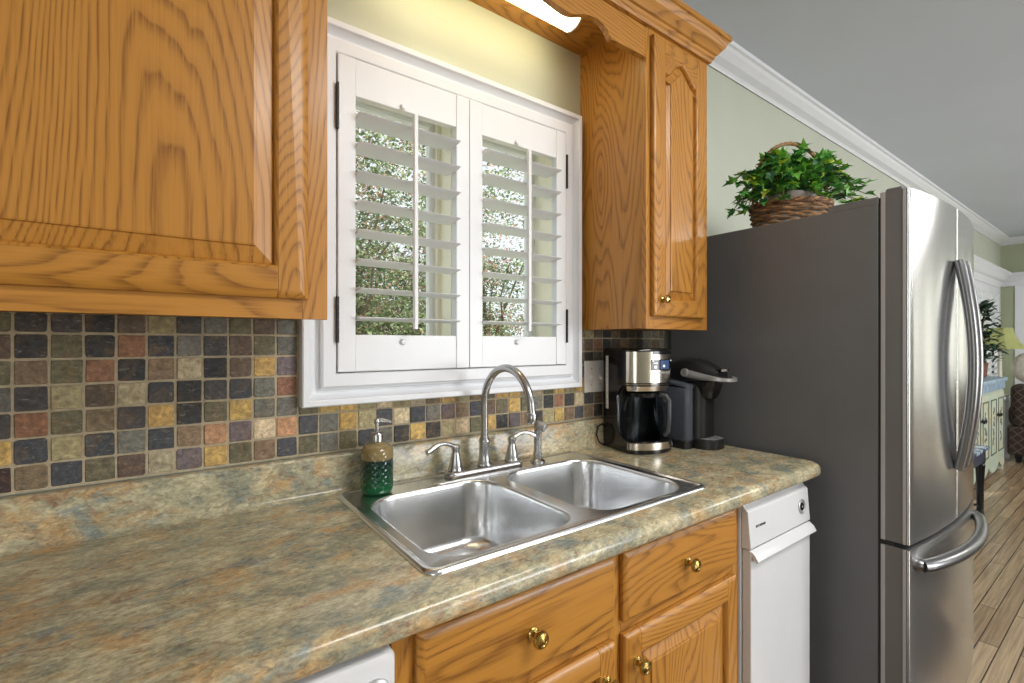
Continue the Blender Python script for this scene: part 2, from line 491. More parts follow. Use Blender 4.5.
# ------------------------------------------------------------------ plantation shutters
def shutter(x0, x1, sl, sr, hinge_left, label):
    z0, z1 = 1.231, 2.060
    t = thing('plantation_shutter', label, 'window shutter', ((x0 + x1) / 2, -.02, z0), 0, 'plantation shutters of the kitchen window')
    yf, yb = -.034, -.006
    bm = NB(); box(bm, x0, x0 + sl, yf, yb, z0, z1); finish('stile', bm, WHITE_SHUT, t, bevel=.002)
    bm = NB(); box(bm, x1 - sr, x1, yf, yb, z0, z1); finish('stile', bm, WHITE_SHUT, t, bevel=.002)
    bm = NB(); box(bm, x0 + sl, x1 - sr, yf + .002, yb, z0, 1.329); finish('rail', bm, WHITE_SHUT, t, bevel=.002)
    bm = NB(); box(bm, x0 + sl, x1 - sr, yf + .002, yb, 1.962, z1); finish('rail', bm, WHITE_SHUT, t, bevel=.002)
    xm = (x0 + sl + x1 - sr) / 2
    for k in range(8):
        zc = 1.372 + .0765 * k
        bm = NB()
        tilt = R(-2); prof = []
        for j in range(16):
            a = 2 * PI * j / 16
            u, w = .0445 * math.cos(a), .0048 * math.sin(a)
            prof.append((-.020 + u * math.cos(tilt) - w * math.sin(tilt), zc + u * math.sin(tilt) + w * math.cos(tilt)))
        prism_x(bm, prof, x0 + sl + .002, x1 - sr - .002)
        finish('louver', bm, WHITE_SHUT, t, smooth=True)
    bm = NB(); box(bm, xm - .006, xm + .006, -.080, -.067, 1.345, 1.938)
    finish('tilt_rod', bm, WHITE_SHUT, t, bevel=.002)
    for zz, s in ((1.958, 1), (1.322, -1)):
        bm = NB(); lathe(bm, [(.004, 0), (.0085, .002), (.0085, .005), (.006, .009), (0.001, .010)], (xm - .02, yf + .002, zz + s * .012), 14, 'Y')
        finish('peg', bm, WHITE_SHUT, t, smooth=True)
    hx = x0 - .002 if hinge_left else x1 + .002
    for hz in (1.308, 1.862):
        bm = NB()
        prof = []
        for q in range(6): prof += [(.0042, .0201 * q), (.0042, .0201 * q + .0188), (.0034, .0201 * q + .0190), (.0034, .0201 * q + .0199)]
        lathe(bm, prof[:-2], (hx, yf - .003, hz), 10)
        box(bm, hx - .001, hx + .001, yf, yb, hz, hz + .118)
        finish('hinge', bm, BLACK_MATTE, t, smooth=True)
    return t
shutter(.369, .7655, .046, .045, True, 'left white plantation shutter with open louvers over the sink window')
shutter(.7675, 1.170, .047, .045, False, 'right white plantation shutter with open louvers, next to the oak cabinet side')

# ------------------------------------------------------------------ slate mosaic backsplash
PAL = dict(
 K=(56, 56, 56), B=(70, 72, 76), D=(80, 75, 74), P=(106, 96, 99), G=(112, 111, 102), O=(108, 103, 80), T=(132, 112, 88),
 R=(142, 102, 78), N=(104, 88, 74), E=(182, 170, 140), Y=(202, 168, 100), S=(166, 154, 116), W=(206, 186, 152), C=(194, 148, 112), M=(66, 48, 46))
ROWS = {   # column -5.. ; one letter per tile, read off the wall
 0: 'DGNKO' + 'DDKNSBGONG' + 'GKTNGBKDNO' + 'GKNTGBKDTD' + 'SNKTDNDGGN',
 1: 'BTKGN' + 'KOKRBGDNOG' + 'GKTNGBKDNO' + 'GKNTGBKDTD' + 'NRKNTNDGNG',
 2: 'NGBTO' + 'TORKTEKNYP' + 'GKTNGBKDNO' + 'GKNTGBKDTD' + 'DGNNKTNDGK',
 3: 'KNYBG' + 'DSNEBKDBGR' + 'GKTNGBKDNO' + 'GKNTGBKDTD' + 'KDGTNBGNDT',
 4: 'TBKND' + 'ROTDYKOYGG' + 'OYYSWSETYS' + 'TOYYSEOYSY' + 'KNDTGKNTGB',
 5: 'NKOTY' + 'BSBGBTCPWC' + 'BGYSBWBGPT' + 'BNOYOGKRKW' + 'BNKTDNGKTN',
 6: 'DTGBM' + 'TBONEPYOTB' + 'OGOBGKYKSW' + 'OYKPTKSYTB' + 'TKNDGTKNOT',
}
def backsplash():
    rng = random.Random(11)
    X0, ZL, P = -0.2283, 1.3258, 0.0508
    t = thing('tile_backsplash', 'slate mosaic tile backsplash in mixed grey, rust and yellow squares on the wall', 'backsplash', (.5, 0, 1.021))
    g = NB()
    for a, b, z0, z1 in ((-.9, .286, 1.018, 1.372), (.286, 1.25, 1.018, 1.148), (1.25, 1.788, 1.018, 1.372)):
        box(g, a, b, .0028, WY, z0, z1)
    finish('grout', g, GROUT, t)
    bm = NB(); cl = bm.loops.layers.float_color.new('tile')
    for r, s in ROWS.items():
        for j in range(-13, 40):
            xa = X0 + P * j; xb = xa + P
            zt = ZL - P * (r - 1); zb = zt - P
            i = j + 5
            ch = s[i % len(s)] if (0 <= i < len(s)) else rng.choice(s)
            if xb < -.88 or xa > 1.785: continue
            if zt > 1.368: zt = 1.368
            if xb > 1.787: xb = 1.787
            under = (xa > .27 and xb < 1.27)
            if under:
                if r < 4: continue
                if r == 4: zt = 1.1475
            gp = .0022 + rng.uniform(0, .0007)
            a, b, c, d = xa + gp, xb - gp, zb + gp, zt - gp
            ck = rng.uniform(.001, .0035)
            base = [(a + ck, c), (b - ck * rng.uniform(.6, 1.3), c), (b, c + ck), (b, d - ck * rng.uniform(.6, 1.4)), (b - ck, d), (a + ck * rng.uniform(.6, 1.4), d), (a, d - ck), (a, c + ck)]
            yo = rng.uniform(-.0012, .0012); tx, tz = rng.uniform(-.014, .014), rng.uniform(-.014, .014)
            cx, cz = (a + b) / 2, (c + d) / 2
            jit = [(x + rng.uniform(-.0006, .0006), z + rng.uniform(-.0006, .0006)) for x, z in base]
            s1 = [(x, .0035, z) for x, z in jit]
            fy = lambda x, z: yo + (x - cx) * tx + (z - cz) * tz
            s2 = [(x, fy(x, z) + .0012, z) for x, z in jit]
            s3 = [(x + (cx - x) * .045, fy(x, z), z + (cz - z) * .045) for x, z in jit]
            nf = len(bm.faces)
            loft(bm, [s1, s2, s3])
            jv = rng.uniform(.85, 1.15); col = [min(1, c_ * jv * rng.uniform(.97, 1.03)) for c_ in srgb(*PAL[ch])]
            bm.faces.ensure_lookup_table()
            for f in bm.faces[nf:]:
                for lp in f.loops: lp[cl] = (*col, 1)
    finish('tile_mosaic', bm, SLATE, t)
backsplash()
# double switch plate
pl = thing('switch_plate', 'white double switch plate on the slate tiles behind the coffee maker', 'light switch', (1.349, -.002, 1.118))
bm = NB(); loft(bm, [[(x, y, z) for x, z in rrect(1.291 + o, 1.407 - o, 1.118 + o, 1.239 - o, .004)] for y, o in ((-.0015, 0), (-.005, 0), (-.0075, .003))])
finish('plate', bm, OFFWHITE, pl, smooth=True)
for sx in (1.326, 1.372):
    bm = NB(); box(bm, sx - .005, sx + .005, -.009, -.007, 1.166, 1.190); s = finish('toggle_slot', bm, OFFWHITE, pl)
    bm = NB(); loft(bm, [[(sx - w, -.008 - d, 1.176 - h + u), (sx + w, -.008 - d, 1.176 - h + u), (sx + w, -.008 - d, 1.176 + h + u), (sx - w, -.008 - d, 1.176 + h + u)] for w, h, d, u in ((.0042, .008, 0, 0), (.0032, .004, .014, -.008))])
    finish('toggle', bm, OFFWHITE, pl, bevel=.001)
    for zz in (1.148, 1.208):
        bm = NB(); lathe(bm, [(.0034, .0072), (.0034, .0082), (.002, .0088)], (sx, 0, zz), 10, 'Y'); finish('screw', bm, SILVER, pl, smooth=True)

# ------------------------------------------------------------------ countertop
def arc(cy, cz, r, a0, a1, n):
    return [(cy + r * math.cos(R(a0 + (a1 - a0) * k / n)), cz + r * math.sin(R(a0 + (a1 - a0) * k / n))) for k in range(n + 1)]
ZT, YF, ZU = .914, -.645, .873
def full_prof(off=0.0):
    yf = YF + off
    p = [(0.0, ZU), (-.60, ZU), (yf + .010, ZU)]
    p += arc(yf + .010, ZU + .010, .010, 270, 180, 4)[1:]
    p += arc(yf + .022, ZT - .022, .022, 180, 90, 6)
    p += [(-.560, ZT), (-.055, ZT), (-.040, ZT)]
    p += arc(-.040, ZT + .018, .018, -90, 0, 5)[1:]
    p += [(-.022, 1.008)]
    p += arc(-.014, 1.008, .008, 180, 90, 4)[1:]
    p += [(0.0, 1.016)]
    return p
bm = NB()
prism_x(bm, full_prof(), -1.6, .372)
prism_x(bm, full_prof(), 1.184, 1.72)
loft(bm, [[(1.72 + .029 * math.sin(R(q)), y + (.029 * (1 - math.cos(R(q))) if y < -.59 else 0), z) for y, z in full_prof()] for q in (0, 20, 40, 60, 78, 90)])
fp = [p for p in full_prof() if p[0] <= -.555]
prism_x(bm, [(-.56, ZU)] + fp[1:], .372, 1.184)
bp = [p for p in full_prof() if p[0] >= -.056]
prism_x(bm, bp + [] if bp[0] == (0.0, ZU) and True else bp, .372, 1.184)
ct = finish('countertop', bm, LAMINATE, smooth=True, ang=40)
tag(ct, 'slate-look laminate countertop with rolled front edge and low backsplash lip', 'countertop')

# ------------------------------------------------------------------ sink
def build_sink():
    t = thing('kitchen_sink', 'double-bowl stainless steel sink set into the countertop below the window', 'sink', (.777, -.31, ZT))
    ZD = .9185
    bm = NB()
    o = (.358, 1.197, -.573, -.043)
    rings = []
    for ins, z, r in ((0, ZT + .0005, .028), (.0006, .9178, .028), (.004, .9215, .026), (.009, .9226, .022), (.013, .9212, .019), (.016, ZD, .017)):
        rings.append([(x, y, z) for x, y in rrect(o[0] + ins, o[1] - ins, o[2] + ins, o[3] - ins, r)])
    outer = loft(bm, rings, caps=False)
    bowls = []
    for bx in ((.393, .760), (.794, 1.164)):
        b = (bx[0], bx[1], -.545, -.130)
        secs = []
        rr = .085
        for ins, z in ((0, ZD), (.002, ZD - .0006), (.0045, ZD - .0025), (.006, ZD - .006), (.007, ZD - .012), (.012, .86), (.018, .80), (.022, .772), (.028, .758), (.040, .748), (.058, .744)):
            secs.append([(x, y, z) for x, y in rrect(b[0] + ins, b[1] - ins, b[2] + ins, b[3] - ins, max(.03, rr - ins * .5), 10)])
        # floor falls gently to the drain
        cx, cy = (b[0] + b[1]) / 2, (b[2] + b[3]) / 2
        last = secs[-1]
        for f_ in (.6, .33):
            secs.append([(cx + (x - cx) * f_, cy + (y - cy) * f_, .744 - .004 * (1 - f_)) for x, y, z in last])
        vv = loft(bm, secs, caps=False); bowls.append(vv)
        bm.faces.new(vv[-1])
    edges = []
    for loop in (outer[-1], bowls[0][0], bowls[1][0]):
        for i in range(len(loop)):
            e = bm.edges.get((loop[i], loop[(i + 1) % len(loop)]))
            edges.append(e)
    bmesh.ops.triangle_fill(bm, use_beauty=True, use_dissolve=False, edges=edges, normal=(0, 0, 1))
    bmesh.ops.recalc_face_normals(bm, faces=bm.faces)
    finish('basin', bm, STEEL_SINK, t, smooth='all', wn=True)
    for cx in (.5765, .979):
        bm = NB(); lathe(bm, [(.055, .7440), (.055, .7455), (.047, .7455), (.040, .737), (.012, .735), (.004, .742), (.0005, .743)], (cx, -.3375, 0), 28)
        finish('drain', bm, NICKEL, t, smooth=True)
    # slightly raised faucet ledge plate
    bm = NB(); secs = []
    for ins, z in ((0, ZD - .001), (.0015, ZD + .0012), (.004, ZD + .0016)):
        secs.append([(x, y, z) for x, y in rrect(.600 + ins, 1.02 - ins, -.126 + ins, -.062 - ins, .02)])
    loft(bm, secs); finish('faucet_ledge', bm, STEEL_SINK, t, smooth=True)
build_sink()

# ------------------------------------------------------------------ faucet
def build_faucet():
    z0 = .920
    t = thing('kitchen_faucet', 'tall gooseneck brushed nickel faucet with two lever handles behind the sink', 'faucet', (.79, -.085, z0))
    bm = NB(); secs = []
    for ins, z in ((0, z0), (0, z0 + .010), (.003, z0 + .016), (.009, z0 + .0175)):
        secs.append([(x, y, z) for x, y in rrect(.655 + ins, .928 - ins, -.108 + ins, -.056 - ins, .026, 8)])
    loft(bm, secs); finish('deck_plate', bm, NICKEL, t, smooth='all', wn=True)
    zp = z0 + .0175
    bm = NB(); lathe(bm, [(.0225, zp), (.0225, zp + .004), (.0185, zp + .010), (.0165, zp + .03), (.0160, zp + .066), (.0175, zp + .070), (.0175, zp + .076), (.0125, zp + .084), (.0118, zp + .088)], (.79, -.082, 0), 28)
    finish('spout_base', bm, NICKEL, t, smooth=True)
    pts = [(.79, -.082, zp + .08), (.79, -.082, 1.05), (.79, -.082, 1.122)]
    cy, r = -.082 - .1135, .1135
    for k in range(1, 25):
        a = R(180 - 178 * k / 24)
        pts.append((.79, cy - r * math.cos(a), 1.122 + r * math.sin(a)))
    pts.append((.79, cy - r - .002, 1.120))
    pts.append((.79, cy - r - .002, 1.112))
    bm = NB(); tube(bm, pts, .0113, 18); sp = finish('spout', bm, NICKEL, t, smooth=True)
    bm = NB(); lathe(bm, [(.0115, 1.122), (.0135, 1.119), (.0135, 1.098), (.0115, 1.094), (.009, 1.094)], (.79, cy - r - .002, 0), 24); finish('aerator', bm, NICKEL, sp, smooth=True)
    for hx, dx in ((.690, -1), (.893, 1)):
        bm = NB(); lathe(bm, [(.0225, zp - .001), (.0225, zp + .006), (.0195, zp + .012), (.0175, zp + .022), (.0125, zp + .046), (.0105, zp + .056), (.0125, zp + .062), (.0120, zp + .070), (.006, zp + .075), (.001, zp + .076)], (hx, -.082, 0), 26)
        h = finish('handle', bm, NICKEL, t, smooth=True)
        pts = []; rad = []
        for k in range(11):
            u = k / 10
            pts.append((hx + dx * (.098 * u), -.082 - .012 * u, zp + .066 + .020 * math.sin(PI * min(1, u * 1.15) * .80) - .012 * u * u))
            rad.append(.0072 - .0018 * math.sin(PI * u) + .0014 * u)
        bm = NB(); tube(bm, pts, rad, 12); finish('lever', bm, NICKEL, h, smooth=True)
    s = thing('side_sprayer', 'brushed nickel side sprayer standing right of the faucet', 'sprayer', (.988, -.095, z0))
    bm = NB(); lathe(bm, [(.024, z0), (.024, z0 + .004), (.020, z0 + .009), (.0135, z0 + .013), (.0135, z0 + .020), (.0155, z0 + .022), (.0155, z0 + .028), (.012, z0 + .032)], (.988, -.095, 0), 26)
    finish('holder', bm, NICKEL, s, smooth=True)
    bm = NB(); tube(bm, [(.988, -.095, z0 + .028), (.988, -.095, z0 + .07), (.988, -.096, z0 + .100), (.989, -.099, z0 + .118), (.990, -.106, z0 + .128)], [.0125, .0122, .0128, .0142, .013], 18)
    b = finish('spray_body', bm, NICKEL, s, smooth=True)
    M = Matrix.Rotation(R(20), 4, 'Z') @ Matrix.Rotation(R(18), 4, 'X')
    bm = NB(); lathe(bm, [(.010, -.012), (.0135, -.004), (.0150, .010), (.0145, .018), (.011, .020), (.010, .018), (.001, .018)], (.990, -.108, z0 + .118), 22, 'Y', M=M)
    finish('spray_head', bm, SILVER, b, smooth=True)
build_faucet()

# ------------------------------------------------------------------ soap dispenser
def build_soap():
    c = (.452, -.090, .9205)
    t = thing('soap_dispenser', 'amber and green quilted glass soap pump bottle on the left corner of the sink', 'soap dispenser', c)
    g = NT('two_tone_soap_glass')
    sx = g.node('ShaderNodeSeparateXYZ'); tc = g.node('ShaderNodeTexCoord'); g.link(tc.outputs['Object'], sx.inputs[0])
    col = g.ramp(sx.outputs['Z'], [(0.0, srgb(22, 104, 58)), (0.05, srgb(10, 66, 44)), (0.086, srgb(10, 44, 40)), (0.090, srgb(150, 130, 86))])
    g.color(col); g.setp(Roughness=0.12, Transmission_Weight=0.25, IOR=1.45, Coat_Weight=0.5)
    bm = NB()
    prof = [(.034, 0), (.0385, .004), (.0400, .010)]
    for k in range(1, 30): prof.append((.0405, .010 + .093 * k / 29))
    prof += [(.0395, .110), (.036, .117), (.029, .123), (.020, .127), (.0145, .129), (.0145, .136)]
    n = 72; secs = []
    for r, h in prof:
        ring = []
        for k in range(n):
            a = 2 * PI * k / n
            q = 0
            if .012 < h < .122:      # quilted diamonds pressed into the glass
                u = a * 14 / (2 * PI) * 2; w = h / .0085
                q = .0022 * (abs(math.sin((u + w) * PI / 2)) * abs(math.sin((u - w) * PI / 2)) - .4)
            ring.append(((r + q) * math.cos(a), (r + q) * math.sin(a), h))
        secs.append(ring)
    loft(bm, secs)
    finish('bottle', bm, g.m, t, smooth='all', local=True)
    bm = NB(); lathe(bm, [(.0165, .131), (.0165, .150), (.0150, .153), (.006, .154), (.005, .155), (.005, .180)], n=24)
    pc = finish('pump_collar', bm, NICKEL, t, smooth=True, local=True)
    bm = NB(); lathe(bm, [(.0065, .176), (.0080, .179), (.0080, .187), (.006, .190), (.0005, .1905)], n=18)
    d = Vector((.9, -.25, 0)).normalized()
    tube(bm, [d * -.004 + Vector((0, 0, .184)), d * .012 + Vector((0, 0, .185)), d * .028 + Vector((0, 0, .182)), d * .036 + Vector((0, 0, .178))], [.0060, .0055, .0045, .0035], 10)
    finish('pump_head', bm, NICKEL, pc, smooth=True, local=True)
build_soap()

# ------------------------------------------------------------------ raised panel doors, knobs
def knob(parent, x, y, z, s=1.0):
    bm = NB()
    lathe(bm, [(.0125 * s, 0), (.0125 * s, .003 * s), (.0095 * s, .006 * s), (.0055 * s, .008 * s), (.0055 * s, .014 * s), (.0120 * s, .017 * s), (.0165 * s, .021 * s), (.0165 * s, .024 * s), (.0135 * s, .029 * s), (.0085 * s, .0305 * s), (.0075 * s, .0295 * s), (.0045 * s, .0305 * s), (.0005, .0315 * s)], (x, y, z), 24, 'Y')
    return finish('knob', bm, BRASS, parent, smooth=True)
def edge_box(bm, x0, x1, z0, z1, yb, yf, ch, mi, sides):
    """board whose outer edges (sides: l r b t) are chamfered at the front"""
    l, r, b, t = [(ch if s in sides else 0) for s in 'lrbt']
    back = [(x0, z0), (x1, z0), (x1, z1), (x0, z1)]
    f = [(x0 + l, z0 + b), (x1 - r, z0 + b), (x1 - r, z1 - t), (x0 + l, z1 - t)]
    ym = yf + (ch if ch else .004) * .8
    loft(bm, [[(x, yb, z) for x, z in back], [(x, ym, z) for x, z in back], [(x, yf, z) for x, z in f]], mi=mi)
def door(parent, x0, x1, z0, z1, yb, yf, st=.055, name='door', arch=None, ch=.007, bev=.034, rail_b=None):
    rb = rail_b or st
    bm = NB()
    edge_box(bm, x0, x0 + st, z0, z1, yb, yf, ch, 0, 'lbt')
    edge_box(bm, x1 - st, x1, z0, z1, yb, yf, ch, 0, 'rbt')
    edge_box(bm, x0 + st, x1 - st, z0, z0 + rb, yb, yf, ch, 1, 'b')
    xi0, xi1, zi0, zi1 = x0 + st, x1 - st, z0 + rb, z1 - st
    if arch is None:
        edge_box(bm, x0 + st, x1 - st, z1 - st, z1, yb, yf, ch, 1, 't')
        outl = [(xi0, zi0), (xi1, zi0), (xi1, zi1), (xi0, zi1)]
    else:
        sh, rise = arch       # shoulder height above and arch rise
        n = 20; top = []
        for k in range(n + 1):
            u = k / n; w = min(1, max(0, (u - .08) / .84))
            top.append((xi0 + (xi1 - xi0) * u, sh + rise * (math.sin(PI * w) ** 1.5)))
        edge_box(bm, x0 + st, x1 - st, sh + rise + .006, z1, yb, yf, ch, 1, 't')
        for k in range(n):
            (xa, za), (xb, zb) = top[k], top[k + 1]
            zt = sh + rise + .006
            loft(bm, [[(xa, y, za), (xb, y, zb), (xb, y, zt), (xa, y, zt)] for y in (yb, yf)], mi=1)
        outl = [(xi0, zi0), (xi1, zi0)] + list(reversed(top))
    # sticking: small quarter-round round the panel
    d = finish(name, bm, [OAK_Z, OAK_X], parent, bevel=.0015)
    bm = NB()
    o0 = outl; secs = []
    for off, y in ((-.004, yf + .0135), (.005, yf + .0135), (.009, yf + .0115), (bev, yf + .004), (bev + .001, yf + .0012), (bev + .004, yf + .0004)):
        secs.append([(x, y, z) for x, z in offset_poly(o0, off)])
    vv = loft(bm, secs, caps=False)
    bm.faces.new(vv[-1])
    finish('panel', bm, OAK_Z, d)
    bm = NB()
    secs = []
    for off, y in ((-.001, yf + .012), (-.0005, yf - .0004), (.0022, yf + .0010), (.0052, yf + .0062), (.0062, yf + .0135)):
        secs.append([(x, y, z) for x, z in offset_poly(o0, off)])
    loft(bm, secs, caps=False)
    finish('molding', bm, OAK_Z, d, smooth=True)
    return d

# ------------------------------------------------------------------ upper cabinets
YC, YD = -.298, -.318
def left_cabinet():
    x0, x1, z0, z1 = -.86, .271, 1.354, 2.40
    t = thing('wall_cabinet', 'large oak wall cabinet left of the window with wide raised panel doors', 'cabinet', ((x0 + x1) / 2, 0, z0))
    bm = NB(); box(bm, x0, x1, YC + .018, WY, z0 + .012, z1); finish('case', bm, OAK_Z, t, bevel=.001)
    bm = NB()
    for a, b in ((x0, x0 + .045), (-.382, -.335), (x1 - .048, x1)): box(bm, a, b, YC, YC + .018, z0, z1, 0)
    for a, b in ((x0 + .045, -.382), (-.335, x1 - .048)):
        box(bm, a, b, YC, YC + .018, z0, z0 + .055, 1); box(bm, a, b, YC, YC + .018, z1 - .07, z1, 1)
    finish('face_frame', bm, [OAK_Z, OAK_X], t, bevel=.001)
    door(t, -.345, .232, 1.392, 2.335, YC - .001, YD - .002, .056, bev=.036, ch=.016)
    d = door(t, -.84, -.372, 1.392, 2.335, YC - .001, YD - .002, .056, bev=.036, ch=.016)
    knob(d, -.400, YD - .002, 1.47)
left_cabinet()
def right_cabinet():
    x0, x1, z0, z1 = 1.280, 1.636, 1.354, 2.40
    t = thing('wall_cabinet', 'narrow oak wall cabinet right of the window with arched cathedral door', 'cabinet', ((x0 + x1) / 2, 0, z0))
    bm = NB(); box(bm, x0 + .0015, x1 - .0015, YC + .018, WY, z0 + .002, z1); finish('case', bm, OAK_Z, t, bevel=.001)
    bm = NB()
    box(bm, x0, x0 + .042, YC, YC + .018, z0, z1, 0); box(bm, x1 - .042, x1, YC, YC + .018, z0, z1, 0)
    box(bm, x0 + .042, x1 - .042, YC, YC + .018, z0, z0 + .05, 1); box(bm, x0 + .042, x1 - .042, YC, YC + .018, z1 - .075, z1, 1)
    finish('face_frame', bm, [OAK_Z, OAK_X], t, bevel=.001)
    d = door(t, 1.302, 1.600, 1.396, 2.324, YC - .001, YD, .056, arch=(2.214, .054), bev=.030)
    knob(d, 1.342, YD, 1.452, .85)
right_cabinet()
def wood_crown():
    prof = [(0, 2.345), (-.010, 2.347), (-.013, 2.356), (-.018, 2.362), (-.020, 2.370), (-.026, 2.374), (-.034, 2.384), (-.046, 2.398), (-.052, 2.412), (-.056, 2.418), (-.062, 2.421), (-.062, 2.437), (0.0, 2.437)]
    bm = NB(); secs = []
    yb, xr = YC - .001, 1.637
    secs.append([(-.86, yb + o, z) for o, z in prof])
    secs.append([(xr - o, yb + o, z) for o, z in prof])
    secs.append([(xr - o, WY, z) for o, z in prof])
    loft(bm, secs)
    o = finish('cabinet_crown_molding', bm, OAK_X)
    tag(o, 'oak crown molding running along the top of the upper cabinets and valance', 'molding')
wood_crown()
def valance():
    t = thing('window_valance', 'scalloped oak valance board bridging the two upper cabinets above the window', 'valance', (.775, -.14, 2.25))
    half = [(1.280, 2.246), (1.128, 2.243), (1.117, 2.242), (1.108, 2.250), (1.098, 2.263), (1.08, 2.274), (1.05, 2.279), (1.02, 2.277), (.99, 2.268), (.965, 2.257), (.94, 2.2495), (.92, 2.249), (.89, 2.253), (.84, 2.262), (.80, 2.267), (.7755, 2.268)]
    low = [(x, z) for x, z in half] + [(2 * .7755 - x, z) for x, z in reversed(half[:-1])]
    bm = NB()
    for (xa, za), (xb, zb) in zip(low[:-1], low[1:]):
        loft(bm, [[(xa, y, za), (xb, y, zb), (xb, y, 2.40), (xa, y, 2.40)] for y in (YC + .001, YC + .02)])
    bmesh.ops.remove_doubles(bm, verts=bm.verts, dist=.0001)
    finish('valance_board', bm, OAK_X, t)
    bm = NB(); box(bm, .272, 1.2795, YC + .02, WY, 2.398, 2.412); finish('top_board', bm, OAK_X, t)
    l = thing('fluorescent_light', 'lit white fluorescent tube light under the oak valance top', 'light fixture', (.80, -.14, 2.398))
    x0, x1 = .44, 1.105
    bm = NB(); box(bm, x0, x1, -.185, -.095, 2.388, 2.3975); finish('housing', bm, WHITE_PAINT, l)
    bm = NB(); prof = [(-.14 + .047 * math.cos(R(a)), 2.388 + .040 * math.sin(R(a))) for a in range(180, 361, 15)]
    prism_x(bm, prof, x0 + .006, x1 - .006); finish('lens', bm, LAMP_LENS, l, smooth=True)
    for xa in (x0, x1 - .006):
        bm = NB(); prof = [(-.14 + .050 * math.cos(R(a)), 2.390 + .044 * math.sin(R(a))) for a in range(180, 361, 15)]
        prism_x(bm, prof, xa, xa + .006); finish('end_cap', bm, WHITE_PAINT, l)
valance()

# ------------------------------------------------------------------ base cabinet under the sink
YBF, YBD = -.596, -.616
def base_cabinet():
    x0, x1 = .285, 1.300
    t = thing('base_cabinet', 'oak sink base cabinet with two drawer fronts and doors with brass knobs', 'cabinet', ((x0 + x1) / 2, -.3, 0))
    bm = NB()
    box(bm, x0, x0 + .016, YBF + .018, -.02, .10, .872); box(bm, x1 - .016, x1, YBF + .018, -.02, .10, .872)
    box(bm, x0 + .016, x1 - .016, YBF + .018, -.02, .10, .116); box(bm, x0 + .016, x1 - .016, -.03, -.02, .116, .872)
    finish('case', bm, OAK_Z, t)
    bm = NB(); box(bm, x0 + .01, x1 - .01, -.53, -.515, 0, .10); finish('toe_kick', bm, OAK_X, t)
    bm = NB()
    for a, b in ((x0, x0 + .048), (.768, .810), (x1 - .03, x1)): box(bm, a, b, YBF, YBF + .018, .10, .872, 0)
    for a, b in ((x0 + .048, .768), (.810, x1 - .03)):
        for z0, z1 in ((.10, .14), (.672, .708), (.845, .872)): box(bm, a, b, YBF, YBF + .018, z0, z1, 1)
    finish('face_frame', bm, [OAK_Z, OAK_X], t, bevel=.001)
    for a, b, kx in ((.322, .778, .548), (.806, 1.268, 1.030)):
        bm = NB(); edge_box(bm, a, b, .701, .852, YBF - .001, YBD, .012, 0, 'lrbt')
        d = finish('drawer', bm, OAK_X, t, bevel=.001)
        knob(d, kx, YBD, .775)
    d = door(t, .322, .778, .12, .674, YBF - .001, YBD, .052, ch=.010, bev=.036); knob(d, .742, YBD, .604)
    d = door(t, .806, 1.268, .12, .674, YBF - .001, YBD, .052, ch=.010, bev=.036); knob(d, .840, YBD, .608)
base_cabinet()

# ------------------------------------------------------------------ dishwasher
def dishwasher():
    x0, x1 = -.325, .278
    t = thing('dishwasher', 'white dishwasher with dial knob tucked under the countertop at lower left', 'dishwasher', ((x0 + x1) / 2, -.3, 0))
    bm = NB(); box(bm, x0 + .004, x1 - .004, -.58, -.03, .01, .865); finish('tub', bm, APPLIANCE, t)
    bm = NB(); box(bm, x0, x1, -.628, -.582, .10, .715); finish('door', bm, APPLIANCE, t, bevel=.006)
    bm = NB(); secs = []
    for y, ins in ((-.585, 0), (-.625, 0), (-.634, .004), (-.637, .012)):
        secs.append([(x, y, z) for x, z in rrect(x0 + ins, x1 - ins, .722 + ins, .862 - ins, .018)])
    loft(bm, secs); finish('control_panel', bm, APPLIANCE, t, smooth=True, ang=25)
    bm = NB(); box(bm, x0 + .02, x1 - .02, -.60, -.56, .8625, .8715); finish('top_strip', bm, SILVER, t)
    bm = NB(); lathe(bm, [(.026, 0), (.026, .004), (.022, .006), (.020, .018), (.017, .021), (.0005, .0215)], (.242, -.637, .805), 28, 'Y')
    k = finish('dial_knob', bm, SILVER, t, smooth=True)
    text_mesh('dial_mark', '10', .016, (.233, -.6588, .800), Matrix.Rotation(R(90), 4, 'X'), BLACK, k)
    bm = NB(); box(bm, x0 + .02, x1 - .02, -.54, -.52, 0, .098); finish('kick_plate', bm, BLACK_MATTE, t)
dishwasher()

